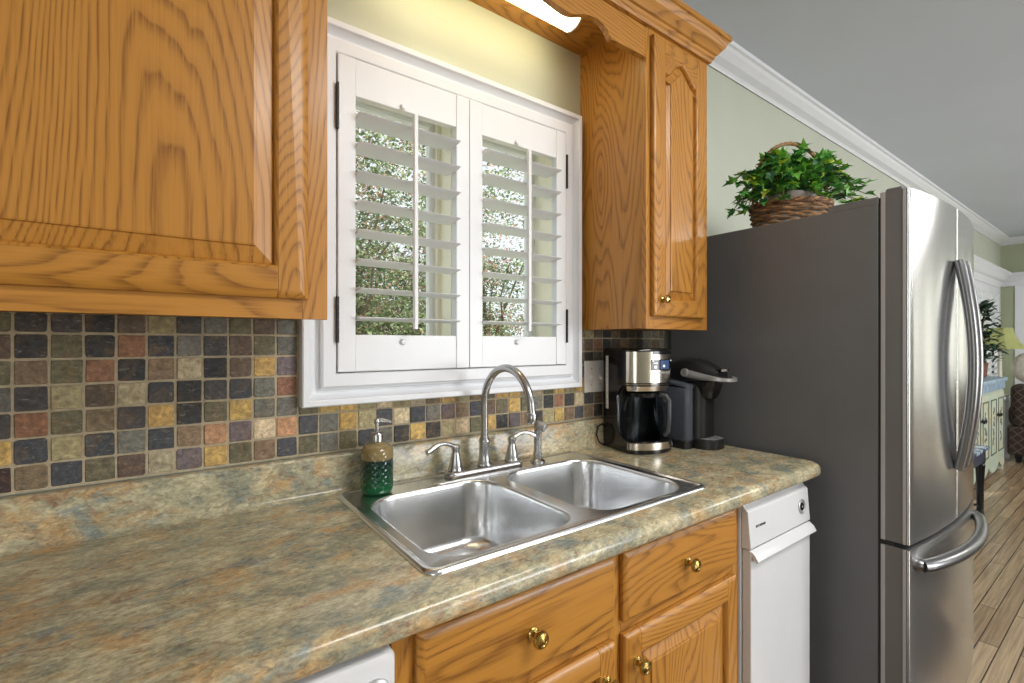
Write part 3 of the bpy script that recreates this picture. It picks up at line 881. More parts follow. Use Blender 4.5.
# ------------------------------------------------------------------ trash compactor
def compactor():
    x0, x1 = 1.303, 1.683
    t = thing('trash_compactor', 'narrow white trash compactor with key dial at the right end of the counter', 'trash compactor', ((x0 + x1) / 2, -.3, 0))
    bm = NB(); box(bm, x0, x1 - .002, -.602, -.03, .03, .858); finish('case', bm, APPLIANCE, t, bevel=.002)
    bm = NB(); prism_x(bm, [(-.603, .862), (-.603, .735), (-.626, .735), (-.630, .740), (-.622, .838), (-.612, .847)], x0 + .003, x1)
    cp = finish('control_panel', bm, APPLIANCE, t, bevel=.002)
    tl = math.atan2(.008, .098)
    def py(z): return -.630 + .008 * (z - .740) / .098
    M = Matrix.Rotation(-tl, 4, 'X')
    kx, kz = 1.629, .791
    ky = py(kz)
    bm = NB(); lathe(bm, [(.0225, -.001), (.0225, .0025), (.0195, .0035), (.0175, .0012), (.0005, .0010)], (kx, ky, kz), 30, 'Y', M=M)
    k = finish('key_dial', bm, SILVER, t, smooth=True)
    bm = NB(); lathe(bm, [(.0125, .0008), (.0120, .003), (.0005, .0035)], (kx, ky, kz), 24, 'Y', M=M); finish('key_switch', bm, BLACK, k, smooth=True)
    bm = NB(); lathe(bm, [(.0035, .003), (.003, .0042), (.0005, .0043)], (kx, ky, kz), 12, 'Y', M=M); finish('key_slot', bm, SILVER, k, smooth=True)
    text_mesh('brand_lettering', 'KITCHENAID', .0095, (1.341, py(.789) - .0006, .789), Matrix.Rotation(R(90) - tl, 4, 'X'), BLACK_MATTE, cp)
    bm = NB(); box(bm, x0 + .006, x1, -.629, -.604, .05, .732); finish('drawer_front', bm, APPLIANCE, t, bevel=.003)
    bm = NB(); prism_x(bm, [(-.626, .733), (-.640, .722), (-.648, .708), (-.644, .703), (-.626, .718)], x0 + .008, x1 + .002)
    finish('handle', bm, APPLIANCE, t, bevel=.001)
    bm = NB(); box(bm, x0 + .01, x1 - .01, -.56, -.54, 0, .048); finish('kick_plate', bm, BLACK_MATTE, t)
compactor()

# ------------------------------------------------------------------ refrigerator
def fridge():
    x0, x1 = 1.776, 2.608
    xc = (x0 + x1) / 2; hw = (x1 - x0) / 2
    t = thing('refrigerator', 'stainless French door refrigerator with grey side at the end of the counter', 'refrigerator', (xc, -.42, 0))
    bm = NB(); box(bm, x0, x1, -.783, -.04, .03, 1.738); finish('body', bm, SIDE_GREY, t, bevel=.003)
    bm = NB()
    box(bm, x0 - .0005, x1 + .0005, -.784, -.647, 1.734, 1.757); finish('top_cover', bm, SIDE_GREY, t, bevel=.002)
    bm = NB(); box(bm, x0 + .004, x1 - .004, -.7895, -.782, .06, 1.752); finish('gasket', bm, DARKGAP, t)
    def fy(x): return -.858 - .028 * (1 - ((x - xc) / hw) ** 2)
    def door_prof(a, b, ra, rb):
        pts = [(a, -.789), (a, -.838 if ra > .01 else fy(a) + ra)]
        n = 14
        def corner(x, sgn, r):
            out = []
            for k in range(5):
                q = R(90 * k / 4)
                xx = x + sgn * r * (1 - math.sin(q)) if sgn > 0 else x - r * (1 - math.sin(q))
                out.append((x + sgn * r * (1 - math.cos(q)) if True else xx, None, r * (1 - math.sin(q))))
            return out
        L = corner(a, 1, ra); pts = [(a, -.789)] + [(x, fy(x) + dy) for x, _, dy in L]
        for k in range(1, n): 
            x = a + ra + (b - rb - a - ra) * k / n; pts.append((x, fy(x)))
        Rr = corner(b, -1, rb); pts += [(x, fy(x) + dy) for x, _, dy in reversed(Rr)] + [(b, -.789)]
        return pts
    g = .0035
    doors = []
    for a, b, ra, rb in ((x0 + .001, xc - g, .006, .004), (xc + g, x1 - .001, .004, .006)):
        bm = NB(); loft(bm, [[(x, y, z) for x, y in door_prof(a, b, ra, rb)] for z in (.708, 1.767)])
        for f in bm.faces:
            c = f.calc_center_median()
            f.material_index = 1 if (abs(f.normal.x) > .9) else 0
        bm.normal_update()
        d = finish('door', bm, [STEEL_DOOR, STEEL_EDGE], t, smooth=True, ang=30)
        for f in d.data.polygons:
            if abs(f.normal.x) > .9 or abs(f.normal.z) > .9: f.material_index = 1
        doors.append(d)
    bm = NB(); loft(bm, [[(x, y, z) for x, y in door_prof(x0 + .001, x1 - .001, .006, .006)] for z in (.07, .692)])
    fd = finish('freezer_drawer', bm, [STEEL_DOOR, STEEL_EDGE], t, smooth=True, ang=30)
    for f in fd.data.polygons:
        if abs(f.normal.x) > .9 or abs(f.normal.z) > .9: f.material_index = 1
    # bright edge trims on the visible door flanks
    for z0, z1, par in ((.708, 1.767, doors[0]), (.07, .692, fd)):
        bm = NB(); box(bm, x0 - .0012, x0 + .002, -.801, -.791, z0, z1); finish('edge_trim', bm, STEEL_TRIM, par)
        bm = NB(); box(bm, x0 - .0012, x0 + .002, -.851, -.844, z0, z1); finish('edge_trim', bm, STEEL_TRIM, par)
    # bow handles
    for d, hx in ((doors[0], xc - .034), (doors[1], xc + .034)):
        pts = []; rad = []
        for k in range(33):
            u = k / 32; z = .882 + (1.585 - .882) * u
            bow = math.sin(PI * u) ** .85
            pts.append((hx, fy(hx) - .010 - .036 * bow, z)); rad.append(.0145)
        bm = NB(); tube(bm, pts, rad, 14, sx=.95)
        finish('handle', bm, STEEL_HANDLE, d, smooth=True)
    pts = []
    for k in range(41):
        u = k / 40; x = x0 + .062 + (x1 - x0 - .124) * u
        pts.append((x, fy(x) - .008 - .038 * math.sin(PI * u) ** .6, .638))
    bm = NB(); tube(bm, pts, .0185, 16)
    hd = finish('handle', bm, STEEL_HANDLE, fd, smooth=True)
    for x in (x0 + .064, x1 - .064):
        bm = NB(); lathe(bm, [(.021, -.004), (.021, .006), (.017, .014)], (x, fy(x), .638), 20, 'Y'); finish('handle_mount', bm, STEEL_HANDLE, hd, smooth=True)
    for x in (x0 + .02, x1 - .075):
        bm = NB(); box(bm, x, x + .055, -.840, -.795, 1.7665, 1.782); finish('hinge_cover', bm, SIDE_GREY, t, bevel=.006)
    for xa in (x0 + .006, x1 - .03):
        bm = NB(); box(bm, xa, xa + .024, -.815, -.79, .693, .707); finish('hinge', bm, BLACK_MATTE, t)
    bm = NB(); box(bm, x0 + .02, x1 - .02, -.77, -.70, 0, .06); finish('base_grille', bm, BLACK_MATTE, t)
fridge()

# ------------------------------------------------------------------ coffee maker
def coffee_maker():
    t = thing('coffee_maker', 'black and stainless drip coffee maker with glass carafe and blue display', 'coffee maker', (1.438, -.135, ZT), R(-15))
    # local frame: x right, front at -y
    def ro(w, f, b, r, n=8):      # rounded front footprint
        pts = [(w, b), (-w, b)]
        for k in range(n * 2 + 1):
            a = PI + PI * k / (n * 2)
            pts.append((w * math.cos(a) * 1.0, f + r + r * math.sin(a)))
        return pts
    W = .0925
    bm = NB(); loft(bm, [[(x, y, z) for x, y in ro(W - i, -.115 + i, .085 - i, .045)] for i, z in ((.004, 0), (0, .004), (0, .018))])
    finish('base', bm, BLACK, t, smooth=True, local=True)
    bm = NB(); loft(bm, [[(x, y, z) for x, y in ro(W + .0008, -.1162, .02, .046) if y < -.03] for z in (.016, .040)], closed=True)
    finish('base_band', bm, STEEL_COFFEE, t, smooth=True, local=True)
    bm = NB(); lathe(bm, [(.071, .040), (.071, .044), (.060, .046), (.0005, .045)], (0, -.040, 0), 36); finish('warming_plate', bm, BLACK, t, smooth=True, local=True)
    bm = NB()
    loft(bm, [[(x, y, z) for x, y in ((W, .085), (-W, .085), (-W, .012), (-W + .012, .004), (W - .012, .004), (W, .012))] for z in (.018, .240)])
    finish('water_tower', bm, BLACK, t, smooth=True, local=True)
    # curved side wing sweeping forward at foot
    for sx in (-1, 1):
        bm = NB()
        prof = [(.012, .018), (-.085, .018), (-.080, .040), (-.040, .048), (-.018, .062), (-.008, .090), (-.004, .20), (-.020, .225), (-.045, .242), (.012, .242)]
        loft(bm, [[(sx * (W - .010) , y, z) for y, z in prof], [(sx * W, y, z) for y, z in prof]])
        finish('side_wing', bm, BLACK, t, local=True)
    bm = NB(); loft(bm, [[(x, y, z) for x, y in ro(W - i, -.108 + i, .085 - i, .045)] for i, z in ((.006, .236), (0, .240), (0, .365), (.003, .371), (.010, .374))])
    hd = finish('brew_head', bm, BLACK, t, smooth=True, local=True)
    # steel face round the front
    def band(z0, z1, grow, ymax, taper=0):
        ring = [p for p in ro(W + grow, -.108 - grow, .085, .045) if p[1] <= ymax]
        b_ = NB(); inner = [(x * .97, y * .97) for x, y in reversed(ring)]
        loft(b_, [[(x * (1 - tp), y * (1 - tp), z) for x, y in ring + inner] for z, tp in ((z0, taper), (z1, 0))])
        return b_
    finish('steel_face', band(.252, .362, .0012, -.050), STEEL_COFFEE, hd, smooth=True, local=True)
    finish('steel_skirt', band(.222, .247, .0005, -.050, .06), STEEL_COFFEE, hd, smooth=True, local=True)
    rx = Matrix.Rotation(R(90), 4, 'X')
    # display on the front right
    def fpt(a, grow=.002): return ((W + grow) * math.cos(R(a)), -.108 - grow + .045 + .045 * math.sin(R(a)))
    def curved(z0, z1, a0, a1, grow, mat, name, par):
        b_ = NB(); ring = [fpt(a0 + (a1 - a0) * k / 10, grow) for k in range(11)]; inner = [fpt(a0 + (a1 - a0) * k / 10, grow - .0015) for k in range(10, -1, -1)]
        loft(b_, [[(x, y, z) for x, y in ring + inner] for z in (z0, z1)])
        return finish(name, b_, mat, par, smooth=True, local=True)
    curved(.352, .363, 262, 338, .0025, BLACK, 'lid_notch', hd)
    dp = curved(.296, .334, 258, 334, .0025, BLACK, 'display_panel', hd)
    curved(.300, .331, 282, 312, .0032, SCREEN, 'screen', dp)
    for a, z in ((261, .328), (327, .328)):
        curved(z, z + .004, a, a + 2.5, .0034, GLYPH, 'indicator', dp)
    for z0, z1, a0, a1 in ((.320, .323, 263, 273), (.304, .312, 265, 271), (.310, .312, 288, 296), (.306, .316, 291, 292.6)):
        curved(z0, z1, a0, a1, .0040, GLYPH, 'indicator', dp)
    for a in (260, 272, 284, 296, 308): curved(.284, .291, a, a + 10, .0026, SILVER, 'button', hd)
    # water window on left flank
    bm = NB(); box(bm, -W - .002, -W + .002, .052, .068, .145, .345)
    ww = finish('water_window', bm, OFFWHITE, t, local=True, bevel=.0008)
    bm = NB()
    for k in range(9): box(bm, -W - .0028, -W - .0015, .056, .064, .158 + .021 * k, .160 + .021 * k)
    finish('gauge_mark', bm, SILVER, ww, local=True)
    # carafe
    bm = NB(); prof = [(.004, .047), (.060, .047), (.069, .053), (.073, .075), (.073, .135), (.068, .170), (.056, .194), (.054, .204), (.052, .204), (.054, .193), (.066, .169), (.0708, .135), (.0708, .076), (.067, .056), (.058, .050), (.004, .050)]
    lathe(bm, prof, (0, -.034, 0), 40)
    cf = finish('carafe', bm, CARAFE, t, smooth=True, local=True)
    bm = NB(); lathe(bm, [(.056, .198), (.058, .202), (.058, .212), (.050, .217), (.0005, .218)], (0, -.034, 0), 32); finish('carafe_lid', bm, BLACK, cf, smooth=True, local=True)
    bm = NB(); tube(bm, [(.034, -.088, .205), (.046, -.106, .203), (.052, -.114, .188), (.052, -.114, .12), (.050, -.110, .075), (.044, -.098, .062)], [.008, .009, .009, .009, .008, .007], 12)
    finish('carafe_handle', bm, plain('dark_grey_plastic', srgb(70, 72, 76), .3), cf, smooth=True, local=True)
    # power cord looping behind on left
    bm = NB(); tube(bm, [(-.070, .075, .055), (-.105, .076, .085), (-.125, .074, .075), (-.132, .072, .045), (-.122, .070, .016), (-.100, .070, .004), (-.06, .086, .004)], .0032, 8)
    finish('power_cord', bm, BLACK, t, smooth=True, local=True)
coffee_maker()

# ------------------------------------------------------------------ single serve brewer
def brewer():
    t = thing('pod_coffee_brewer', 'black single-serve pod brewer with silver lever beside the refrigerator', 'coffee maker', (1.660, -.212, ZT), R(2))
    W = .058
    bm = NB(); prof = []
    loft(bm, [[(x, y, z) for x, y in rrect(-W + i, W - i, -.082 + i, .13 - i, .035)] for i, z in ((.003, 0), (0, .004), (0, .215), (.002, .240))])
    finish('body', bm, BLACK_MATTE, t, smooth=True, local=True)
    bm = NB(); loft(bm, [[(x, y, z) for x, y in rrect(-W - .004 + i, W + .004 - i, -.128 + i, .02, .055, 8)] for i, z in ((.002, 0), (0, .003), (0, .032), (.003, .036))])
    tr = finish('drip_tray', bm, BLACK_MATTE, t, smooth=True, local=True)
    bm = NB()
    for k in range(7):
        y = -.118 + .016 * k; w = .046 * math.sqrt(max(.12, 1 - ((y + .07) / .062) ** 2))
        box(bm, -w, w, y, y + .006, .036, .0385)
    lathe(bm, [(.048, .036), (.048, .039), (.045, .039), (.045, .036)], (0, -.07, 0), 28)
    finish('tray_grate', bm, SILVER, tr, local=True)
    # brew head: tapered cup holder, then domed lid
    bm = NB(); loft(bm, [[(x, y, z) for x, y in rrect(-w, w, f, .02, .040, 8)] for w, f, z in ((.034, -.092, .182), (.040, -.104, .186), (.048, -.112, .205), (.054, -.118, .235), (.056, -.120, .250))])
    finish('pod_holder', bm, BLACK, t, smooth=True, local=True)
    bm = NB(); secs = []
    for k in range(13):
        u = k / 12; y = .132 - .262 * u
        top = .250 + .085 * math.sin(PI * (.12 + .70 * u)) ** .9 - .018 * max(0, u - .6)
        w = W * (.86 + .14 * math.sin(PI * min(1, u * 1.1))) * (1 if u < .8 else 1 - 1.2 * (u - .8))
        bot = .236 + .022 * u
        secs.append([(-w, y, bot), (-w, y, bot + (top - bot) * .55), (-w * .85, y, bot + (top - bot) * .86), (-w * .45, y, top), (w * .45, y, top), (w * .85, y, bot + (top - bot) * .86), (w, y, bot + (top - bot) * .55), (w, y, bot)])
    loft(bm, secs); lid = finish('lid', bm, BLACK_MATTE, t, smooth=True, local=True, ang=60)
    # silver lever hugging the lid
    bm = NB()
    path = [(-W - .006, .010, .272)] + [(-W - .006 + .0 * k, .010 - .026 * k, .275 - .0015 * k) for k in range(1, 5)]
    loop = []
    for k in range(21):
        a = PI + PI * k / 20
        loop.append((math.cos(a) * (W + .006), -.100 + math.sin(a) * .062))
    full = [(-W - .006, -.016), (-W - .006, -.04), (-W - .006, -.07)] + loop + [(W + .006, -.07), (W + .006, -.04), (W + .006, -.016)]
    secs = []
    for x, y in full:
        v = Vector((x, y + .05)); n = Vector((x, (y + .05) * 1.1)).normalized() if y < -.09 else Vector((1 if x > 0 else -1, 0))
        h = .0155 - .0075 * min(1, max(0, (-y - .02) / .14)); zc = .282 - .024 * max(0, -y) / .16
        t1 = .004 + (.012 * max(0, (-y - .09) / .07))
        secs.append([(x, y, zc - h), (x + n.x * t1, y + n.y * t1, zc - h * .6), (x + n.x * t1, y + n.y * t1, zc + h * .6), (x, y, zc + h)])
    loft(bm, secs); lv = finish('lever', bm, SILVER, t, smooth=True, local=True, ang=50)
    for sx in (-1, 1):
        bm = NB(); lathe(bm, [(.016, 0), (.016, .008 * sx), (.011, .0105 * sx), (.010, .0095 * sx), (.0005, .0095 * sx)], (sx * (W + .004), -.018, .281), 20, 'X'); finish('lever_pivot', bm, SILVER, lv, smooth=True, local=True)
    bm = NB(); box(bm, -.03, .03, -.140, -.095, .289, .296); bp_ = finish('lever_badge', bm, BLACK, lv, local=True, bevel=.003)
    text_mesh('badge_lettering', 'KEURIG', .012, (0, 0, 0), Matrix.Identity(4), OFFWHITE, bp_)
    bp_.children[0].data.transform(WM[t.name])
    bp_.children[0].data.transform(Matrix.Translation((-.026, -.1408, .2885)) @ Matrix.Rotation(R(90), 4, 'X'))
    # water tank on the left flank
    bm = NB(); loft(bm, [[(x, y, z) for x, y in rrect(-W - .052 + i, -W - .003 - i, -.055 + i, .12 - i, .016)] for i, z in ((.002, .030), (0, .034), (0, .225), (.001, .228))])
    tk = finish('water_tank', bm, TANK, t, smooth=True, local=True)
    bm = NB(); loft(bm, [[(x, y, z) for x, y in rrect(-W - .050 + i, -W - .003 - i, -.053 + i, .118 - i, .016)] for i, z in ((.0, 0), (0, .030))])
    finish('tank_base', bm, BLACK_MATTE, tk, smooth=True, local=True)
    bm = NB(); loft(bm, [[(x, y, z + (y + .055) * .16) for x, y in rrect(-W - .054 + i, -W - .002 - i, -.057 + i, .122 - i, .016)] for i, z in ((0, .228), (0, .236), (.006, .240))])
    finish('tank_lid', bm, TANK, tk, smooth=True, local=True)
    bm = NB(); lathe(bm, [(.010, 0), (.010, -.003), (.004, -.004), (.004, 0)], (-W - .052, .035, .175), 18, 'X'); finish('tank_emblem', bm, SILVER, tk, local=True)
brewer()

# ------------------------------------------------------------------ ivy in a wicker basket on the refrigerator
def ivy():
    rng = random.Random(5)
    c = (2.015, -.425, 1.7385)
    t = thing('ivy_basket', 'bright green ivy in a wicker basket on top of the refrigerator', 'potted plant', c, R(-36))
    # local x runs across the view, y away from it
    WICK = plain('wicker', srgb(150, 112, 74), 0.6, noise_amt=0.35, nscale=60)
    WICK2 = plain('dark_wicker', srgb(104, 74, 48), 0.6, noise_amt=0.3, nscale=60)
    bm = NB()
    A, B = .148, .115
    def rad(h): return .86 + .14 * (h / .105) ** .8
    n = 22; rows = 11
    for r in range(rows):
        h = .006 + .0093 * r
        pts = []
        for k in range(n * 6):
            a = 2 * PI * k / (n * 6)
            w = .0042 * math.sin(n / 2 * a * 1.0 * 2 / 2 + (PI if r % 2 else 0))
            pts.append(((A * rad(h) + w) * math.cos(a), (B * rad(h) + w) * math.sin(a), h + .0012 * math.sin(5 * a + r)))
        tube(bm, pts, .0046, 6, closed=True, mi=r % 3 == 1)
    for k in range(n):
        a = 2 * PI * k / n
        tube(bm, [(A * rad(h) * math.cos(a), B * rad(h) * math.sin(a), h) for h in (0, .05, .108)], .0035, 6, mi=1)
    for q in range(2):       # braided rim
        pts = []
        for k in range(120):
            a = 2 * PI * k / 120
            pts.append(((A + .004 * math.cos(18 * a + q * PI)) * math.cos(a), (B + .004 * math.cos(18 * a + q * PI)) * math.sin(a), .110 + .005 * math.sin(18 * a + q * PI)))
        tube(bm, pts, .0055, 6, closed=True, mi=q)
    loft(bm, [[(A * .86 * s * math.cos(2 * PI * k / 32), B * .86 * s * math.sin(2 * PI * k / 32), z) for k in range(32)] for s, z in ((1, .001), (1, .006))])
    finish('basket', bm, [WICK, WICK2], t, smooth=True, local=True)
    bm = NB()
    for q in range(3):
        pts = []
        for k in range(41):
            a = PI * k / 40
            pts.append((A * math.cos(a), .004 * math.cos(16 * a + q * 2 * PI / 3), .100 + .262 * math.sin(a) ** .75 + .004 * math.sin(16 * a + q * 2 * PI / 3)))
        tube(bm, pts, .0048, 7)
    finish('basket_handle', bm, WICK, t, smooth=True, local=True)
    bm = NB(); LIN = plain('grey_liner', srgb(120, 112, 104), 0.6, noise_amt=0.3, nscale=30)
    secs = []
    for s, z in ((.92, .02), (.97, .08), (1.0, .116), (.97, .132), (.90, .126)):
        secs.append([((A * s) * math.cos(2 * PI * k / 40) , (B * s) * math.sin(2 * PI * k / 40), z + (.012 * math.sin(3 * 2 * PI * k / 40 + 1) * (z > .1))) for k in range(40)])
    loft(bm, secs); finish('liner', bm, LIN, t, smooth=True, local=True)
    G = []
    for i, (cl, ro_) in enumerate(((srgb(76, 146, 66), .4), (srgb(120, 188, 78), .4), (srgb(48, 100, 64), .4), (srgb(196, 220, 72), .42))):
        m = NT('ivy_leaf_%s' % ('mid', 'bright', 'deep', 'lime')[i])
        nn = m.noise(m.mapping(), 40, 3)
        m.color(m.ramp(nn, [(.3, tuple(x * .75 for x in cl)), (.7, tuple(min(1, x * 1.25) for x in cl))]))
        m.setp(Roughness=ro_, Specular_IOR_Level=.5); m.setp(Subsurface_Weight=0.0)
        G.append(m.m)
    G.append(plain('ivy_stem', srgb(92, 88, 46), .6))
    outline = [(0, -.04), (.16, -.20), (.46, -.10), (.36, .10), (.54, .34), (.26, .36), (.16, .60), (0, 1.0), (-.16, .60), (-.26, .36), (-.54, .34), (-.36, .10), (-.46, -.10), (-.16, -.20)]
    bm = NB()
    def leaf(p, d, s, mi):
        d = d.normalized()
        side = d.cross(Vector((rng.uniform(-.35, .35), rng.uniform(-.35, .35), 1))).normalized()
        up = side.cross(d).normalized()
        cen = bm.verts.new(p + d * s * .22 + up * s * .04)
        vs = []
        for x, y in outline:
            fold = abs(x) * .30 - .16 * y * y
            vs.append(bm.verts.new(p + side * x * s + d * y * s + up * s * fold))
        for i in range(len(vs)):
            f = bm.faces.new((cen, vs[i], vs[(i + 1) % len(vs)])); f.material_index = mi
    # stems rise from soil, arch outwards; leaves along them
    for k in range(92):
        a = rng.uniform(0, 2 * PI)
        reach = rng.uniform(.03, .165); rise = rng.uniform(.05, .155) * (1.15 - reach * 2.2) + .03
        dirx = math.cos(a) * 1.12 + .08; diry = math.sin(a) * .75
        st = Vector((math.cos(a) * .05, math.sin(a) * .04, .08))
        pts = []
        droop = rng.uniform(.0, .09) * (reach / .2)
        for q in range(7):
            u = q / 6
            pts.append(st + Vector((dirx * reach * u, diry * reach * u, (rise + .05) * math.sin(u * PI * .60) - droop * u * u)))
        tube(bm, pts, .0016, 5, mi=4)
        for q in range(2, 7):
            for rep in range(2 if q > 2 else 1):
                d = (pts[q] - pts[q - 1]).normalized() * .6 + Vector((rng.uniform(-1, 1), rng.uniform(-1, .6), rng.uniform(-.35, .7)))
                mi = rng.choices((0, 1, 2, 3), (4, 6, 1.8, 1.2 + (1.2 if q > 5 else 0)))[0]
                leaf(pts[q] + Vector((rng.uniform(-.01, .01),) * 3), d, rng.uniform(.028, .044), mi)
    # trailing sprigs at the right-hand side
    for k in range(9):
        st = Vector((.10, rng.uniform(-.07, .05), .10)); pts = []
        ex = Vector((rng.uniform(.10, .19), rng.uniform(-.05, .08), rng.uniform(-.05, .05)))
        for q in range(6):
            u = q / 5; pts.append(st + ex * u + Vector((0, 0, .07 * math.sin(PI * u * .75))))
        tube(bm, pts, .0015, 5, mi=4)
        for q in range(1, 6):
            for rep in range(2):
                leaf(pts[q], ex.normalized() + Vector((rng.uniform(-.7, .7), rng.uniform(-.8, .6), rng.uniform(-.2, .9))), rng.uniform(.028, .048), rng.choices((0, 1, 2, 3), (4, 6, 1.6, .6))[0])
    # sprigs hanging over the rim at the left and the front
    for k in range(13):
        a = rng.uniform(R(150), R(285))
        st = Vector((.11 * math.cos(a), .085 * math.sin(a), .115)); pts = []
        L = rng.uniform(.06, .11)
        ex = Vector((math.cos(a) * L, math.sin(a) * L * .8, 0))
        for q in range(5):
            u = q / 4; pts.append(st + ex * u + Vector((0, 0, .05 * math.sin(PI * u * .9) - rng.uniform(.02, .035) * u * u)))
        tube(bm, pts, .0015, 5, mi=4)
        for q in range(1, 5):
            for rep in range(2):
                leaf(pts[q], ex.normalized() + Vector((rng.uniform(-.7, .7), rng.uniform(-.7, .5), rng.uniform(-.7, .7))), rng.uniform(.028, .044), rng.choices((0, 1, 2, 3), (4, 5, 3, .9))[0])
    zmin = .004
    for v in bm.verts:
        if v.co.z < zmin: v.co.z = zmin + rng.uniform(0, .004)
    finish('foliage', bm, G, t, local=True, recalc=False)
ivy()
# ------------------------------------------------------------------ living room beyond
# window with shutters and a moulded cornice on the same wall
w2 = struct(link(bpy.data.objects.new('window_2', None))); w2.location = (8.2, 0, .45); WM[w2.name] = Matrix.Translation((8.2, 0, .45))
bm = NB(); frame_xz(bm, W2[0], W2[1], W2[2], W2[3], [(0, .17), (0, -.012), (.09, -.012), (.09, WY), (.0, WY + .002)]); finish('casing', bm, WHITE_PAINT, w2)
cw = 7.02
bm = NB()
cprof = [(0, 0), (-.02, 0), (-.03, .03), (-.035, .05), (-.06, .07), (-.095, .12), (-.115, .14), (-.125, .15), (-.125, .175), (0, .175)]
cprof = [(y, z) for y, z in cprof]
loft(bm, [[(7.02, WY + y, 2.085 + z) for y, z in cprof], [(XR, WY + y, 2.085 + z) for y, z in cprof]])
finish('cornice', bm, WHITE_PAINT, w2)
bm = NB(); loft(bm, [[(XR + y, yy, 2.085 + z) for y, z in cprof] for yy in (-.64, WY)]); far_cornice = bm
n = 4; pw = (W2[1] - W2[0]) / n
for k in range(n):
    x0 = W2[0] + pw * k; x1 = x0 + pw
    t = thing('plantation_shutter', 'white louvered shutter panel of the living room window, %s from the sideboard' % ('first', 'second', 'third', 'last')[k], 'window shutter', ((x0 + x1) / 2, 0, W2[2]), 0, 'living room shutters')
    bm = NB(); box(bm, x0 + .003, x0 + .05, .0, .028, W2[2], W2[3]); finish('stile', bm, WHITE_SHUT, t)
    bm = NB(); box(bm, x1 - .05, x1 - .003, .0, .028, W2[2], W2[3]); finish('stile', bm, WHITE_SHUT, t)
    for za, zb in ((W2[2], W2[2] + .09), (W2[3] - .09, W2[3]), (1.22, 1.29)):
        bm = NB(); box(bm, x0 + .05, x1 - .05, .002, .026, za, zb); finish('rail', bm, WHITE_SHUT, t)
    for z in [W2[2] + .13 + .075 * q for q in range(9)] + [1.33 + .075 * q for q in range(9)]:
        if 1.18 < z < 1.3 or z > W2[3] - .1: continue
        bm = NB(); tl = R(-48)
        prof = [(.014 + .042 * math.cos(2 * PI * j / 8) * math.cos(tl) - .005 * math.sin(2 * PI * j / 8) * math.sin(tl), z + .042 * math.cos(2 * PI * j / 8) * math.sin(tl) + .005 * math.sin(2 * PI * j / 8) * math.cos(tl)) for j in range(8)]
        prism_x(bm, prof, x0 + .052, x1 - .052); finish('louver', bm, WHITE_SHUT, t, smooth=True)
    bm = NB(); box(bm, (x0 + x1) / 2 - .006, (x0 + x1) / 2 + .006, -.045, -.034, W2[2] + .12, W2[3] - .12); finish('tilt_rod', bm, WHITE_SHUT, t)
# far wall window with glazing bars and sheer curtains
w3 = struct(link(bpy.data.objects.new('window_3', None))); w3.location = (XR, -2.7, W3[2]); WM[w3.name] = Matrix.Translation((XR, -2.7, W3[2]))
bm = NB()
PY = (-5.1, -4.38, -3.66, -2.94, -2.22, -1.50, -.78)
stripe_pier = NB()  # wall-coloured piers added as dark stripes for the refrigerator to reflect
for y in PY: box(stripe_pier, XR - .004, XR + .146, max(y - .15, W3[0] + .001), min(y + .15, W3[1] - .001), W3[2] + .001, W3[3] - .001)
finish('stripe_pier', stripe_pier, WALL_FAR, w3)
box(bm, XR - .0, XR + .1, W3[0], W3[1], W3[2] - .05, W3[2] + .05); box(bm, XR, XR + .1, W3[0], W3[1], W3[3] - .05, W3[3] + .02)
box(bm, XR - .02, XR, -.62, -.13, .0, 2.085)
finish('casing', bm, WHITE_PAINT, w3, bevel=.004)
finish('cornice', far_cornice, WHITE_PAINT, w3)
for a, b in zip(PY[:-1], PY[1:]):
    bm = NB(); box(bm, XR + .045, XR + .05, a + .05, b - .05, W3[2] + .05, W3[3] - .05); finish('pane', bm, PANE, w3)
def curtain_mat():
    t = NT('sheer_curtain_cloth')
    d = t.node('ShaderNodeBsdfDiffuse'); d.inputs['Color'].default_value = (.85, .85, .84, 1)
    tr = t.node('ShaderNodeBsdfTranslucent'); tr.inputs['Color'].default_value = (.93, .93, .92, 1)
    mx = t.node('ShaderNodeMixShader'); mx.inputs[0].default_value = .82
    t.link(d.outputs[0], mx.inputs[1]); t.link(tr.outputs[0], mx.inputs[2]); t.link(mx.outputs[0], t.n['Material Output'].inputs['Surface'])
    return t.m
SHEER = curtain_mat()
rod = NB(); tube(rod, [(XR - .15, -5.2, 2.59), (XR - .15, -.75, 2.59)], .010, 12)
rod = finish('curtain_rod', rod, NICKEL, smooth=True); tag(rod, 'nickel curtain rod above the far living room window', 'curtain rod')
for k, (a, b) in enumerate(zip(PY[:-1], PY[1:])):
    a += .16; b -= .16
    bm = NB(); secs = []
    N = 60
    for z in (.03, .5, 1.0, 1.6, 2.3, 2.574):
        amp = .045 * (1.1 - .25 * z / 2.6)
        secs.append([(XR - .15 + amp * math.sin(2 * PI * 4 * q / N + k) * (1 if z < 2.4 else .6), a + (b - a) * q / N, z) for q in range(N + 1)])
    loft(bm, secs, closed=False, caps=False)
    o = finish('sheer_curtain', bm, SHEER, smooth=True, recalc=False)
    sol = o.modifiers.new('cloth', 'SOLIDIFY'); sol.thickness = .002
    tag(o, 'white sheer curtain on the far wall, %s from the back corner' % ('sixth', 'fifth', 'fourth', 'third', 'second', 'first')[k], 'curtain', 'sheer curtains')
w4 = struct(link(bpy.data.objects.new('front_fill_frame', None))); w4.location = (3.7, YB, .4); WM[w4.name] = Matrix.Translation((3.7, YB, .4))  # unseen bars added in front of the front fill light, no real window
bm = NB()
for x in (2.05, 3.15, 4.25, 5.35): box(bm, x - .045, x + .045, YB, YB + .11, .42, 2.48)
for z in (.46, 2.44): box(bm, 2.05, 5.35, YB, YB + .11, z - .05, z + .05)
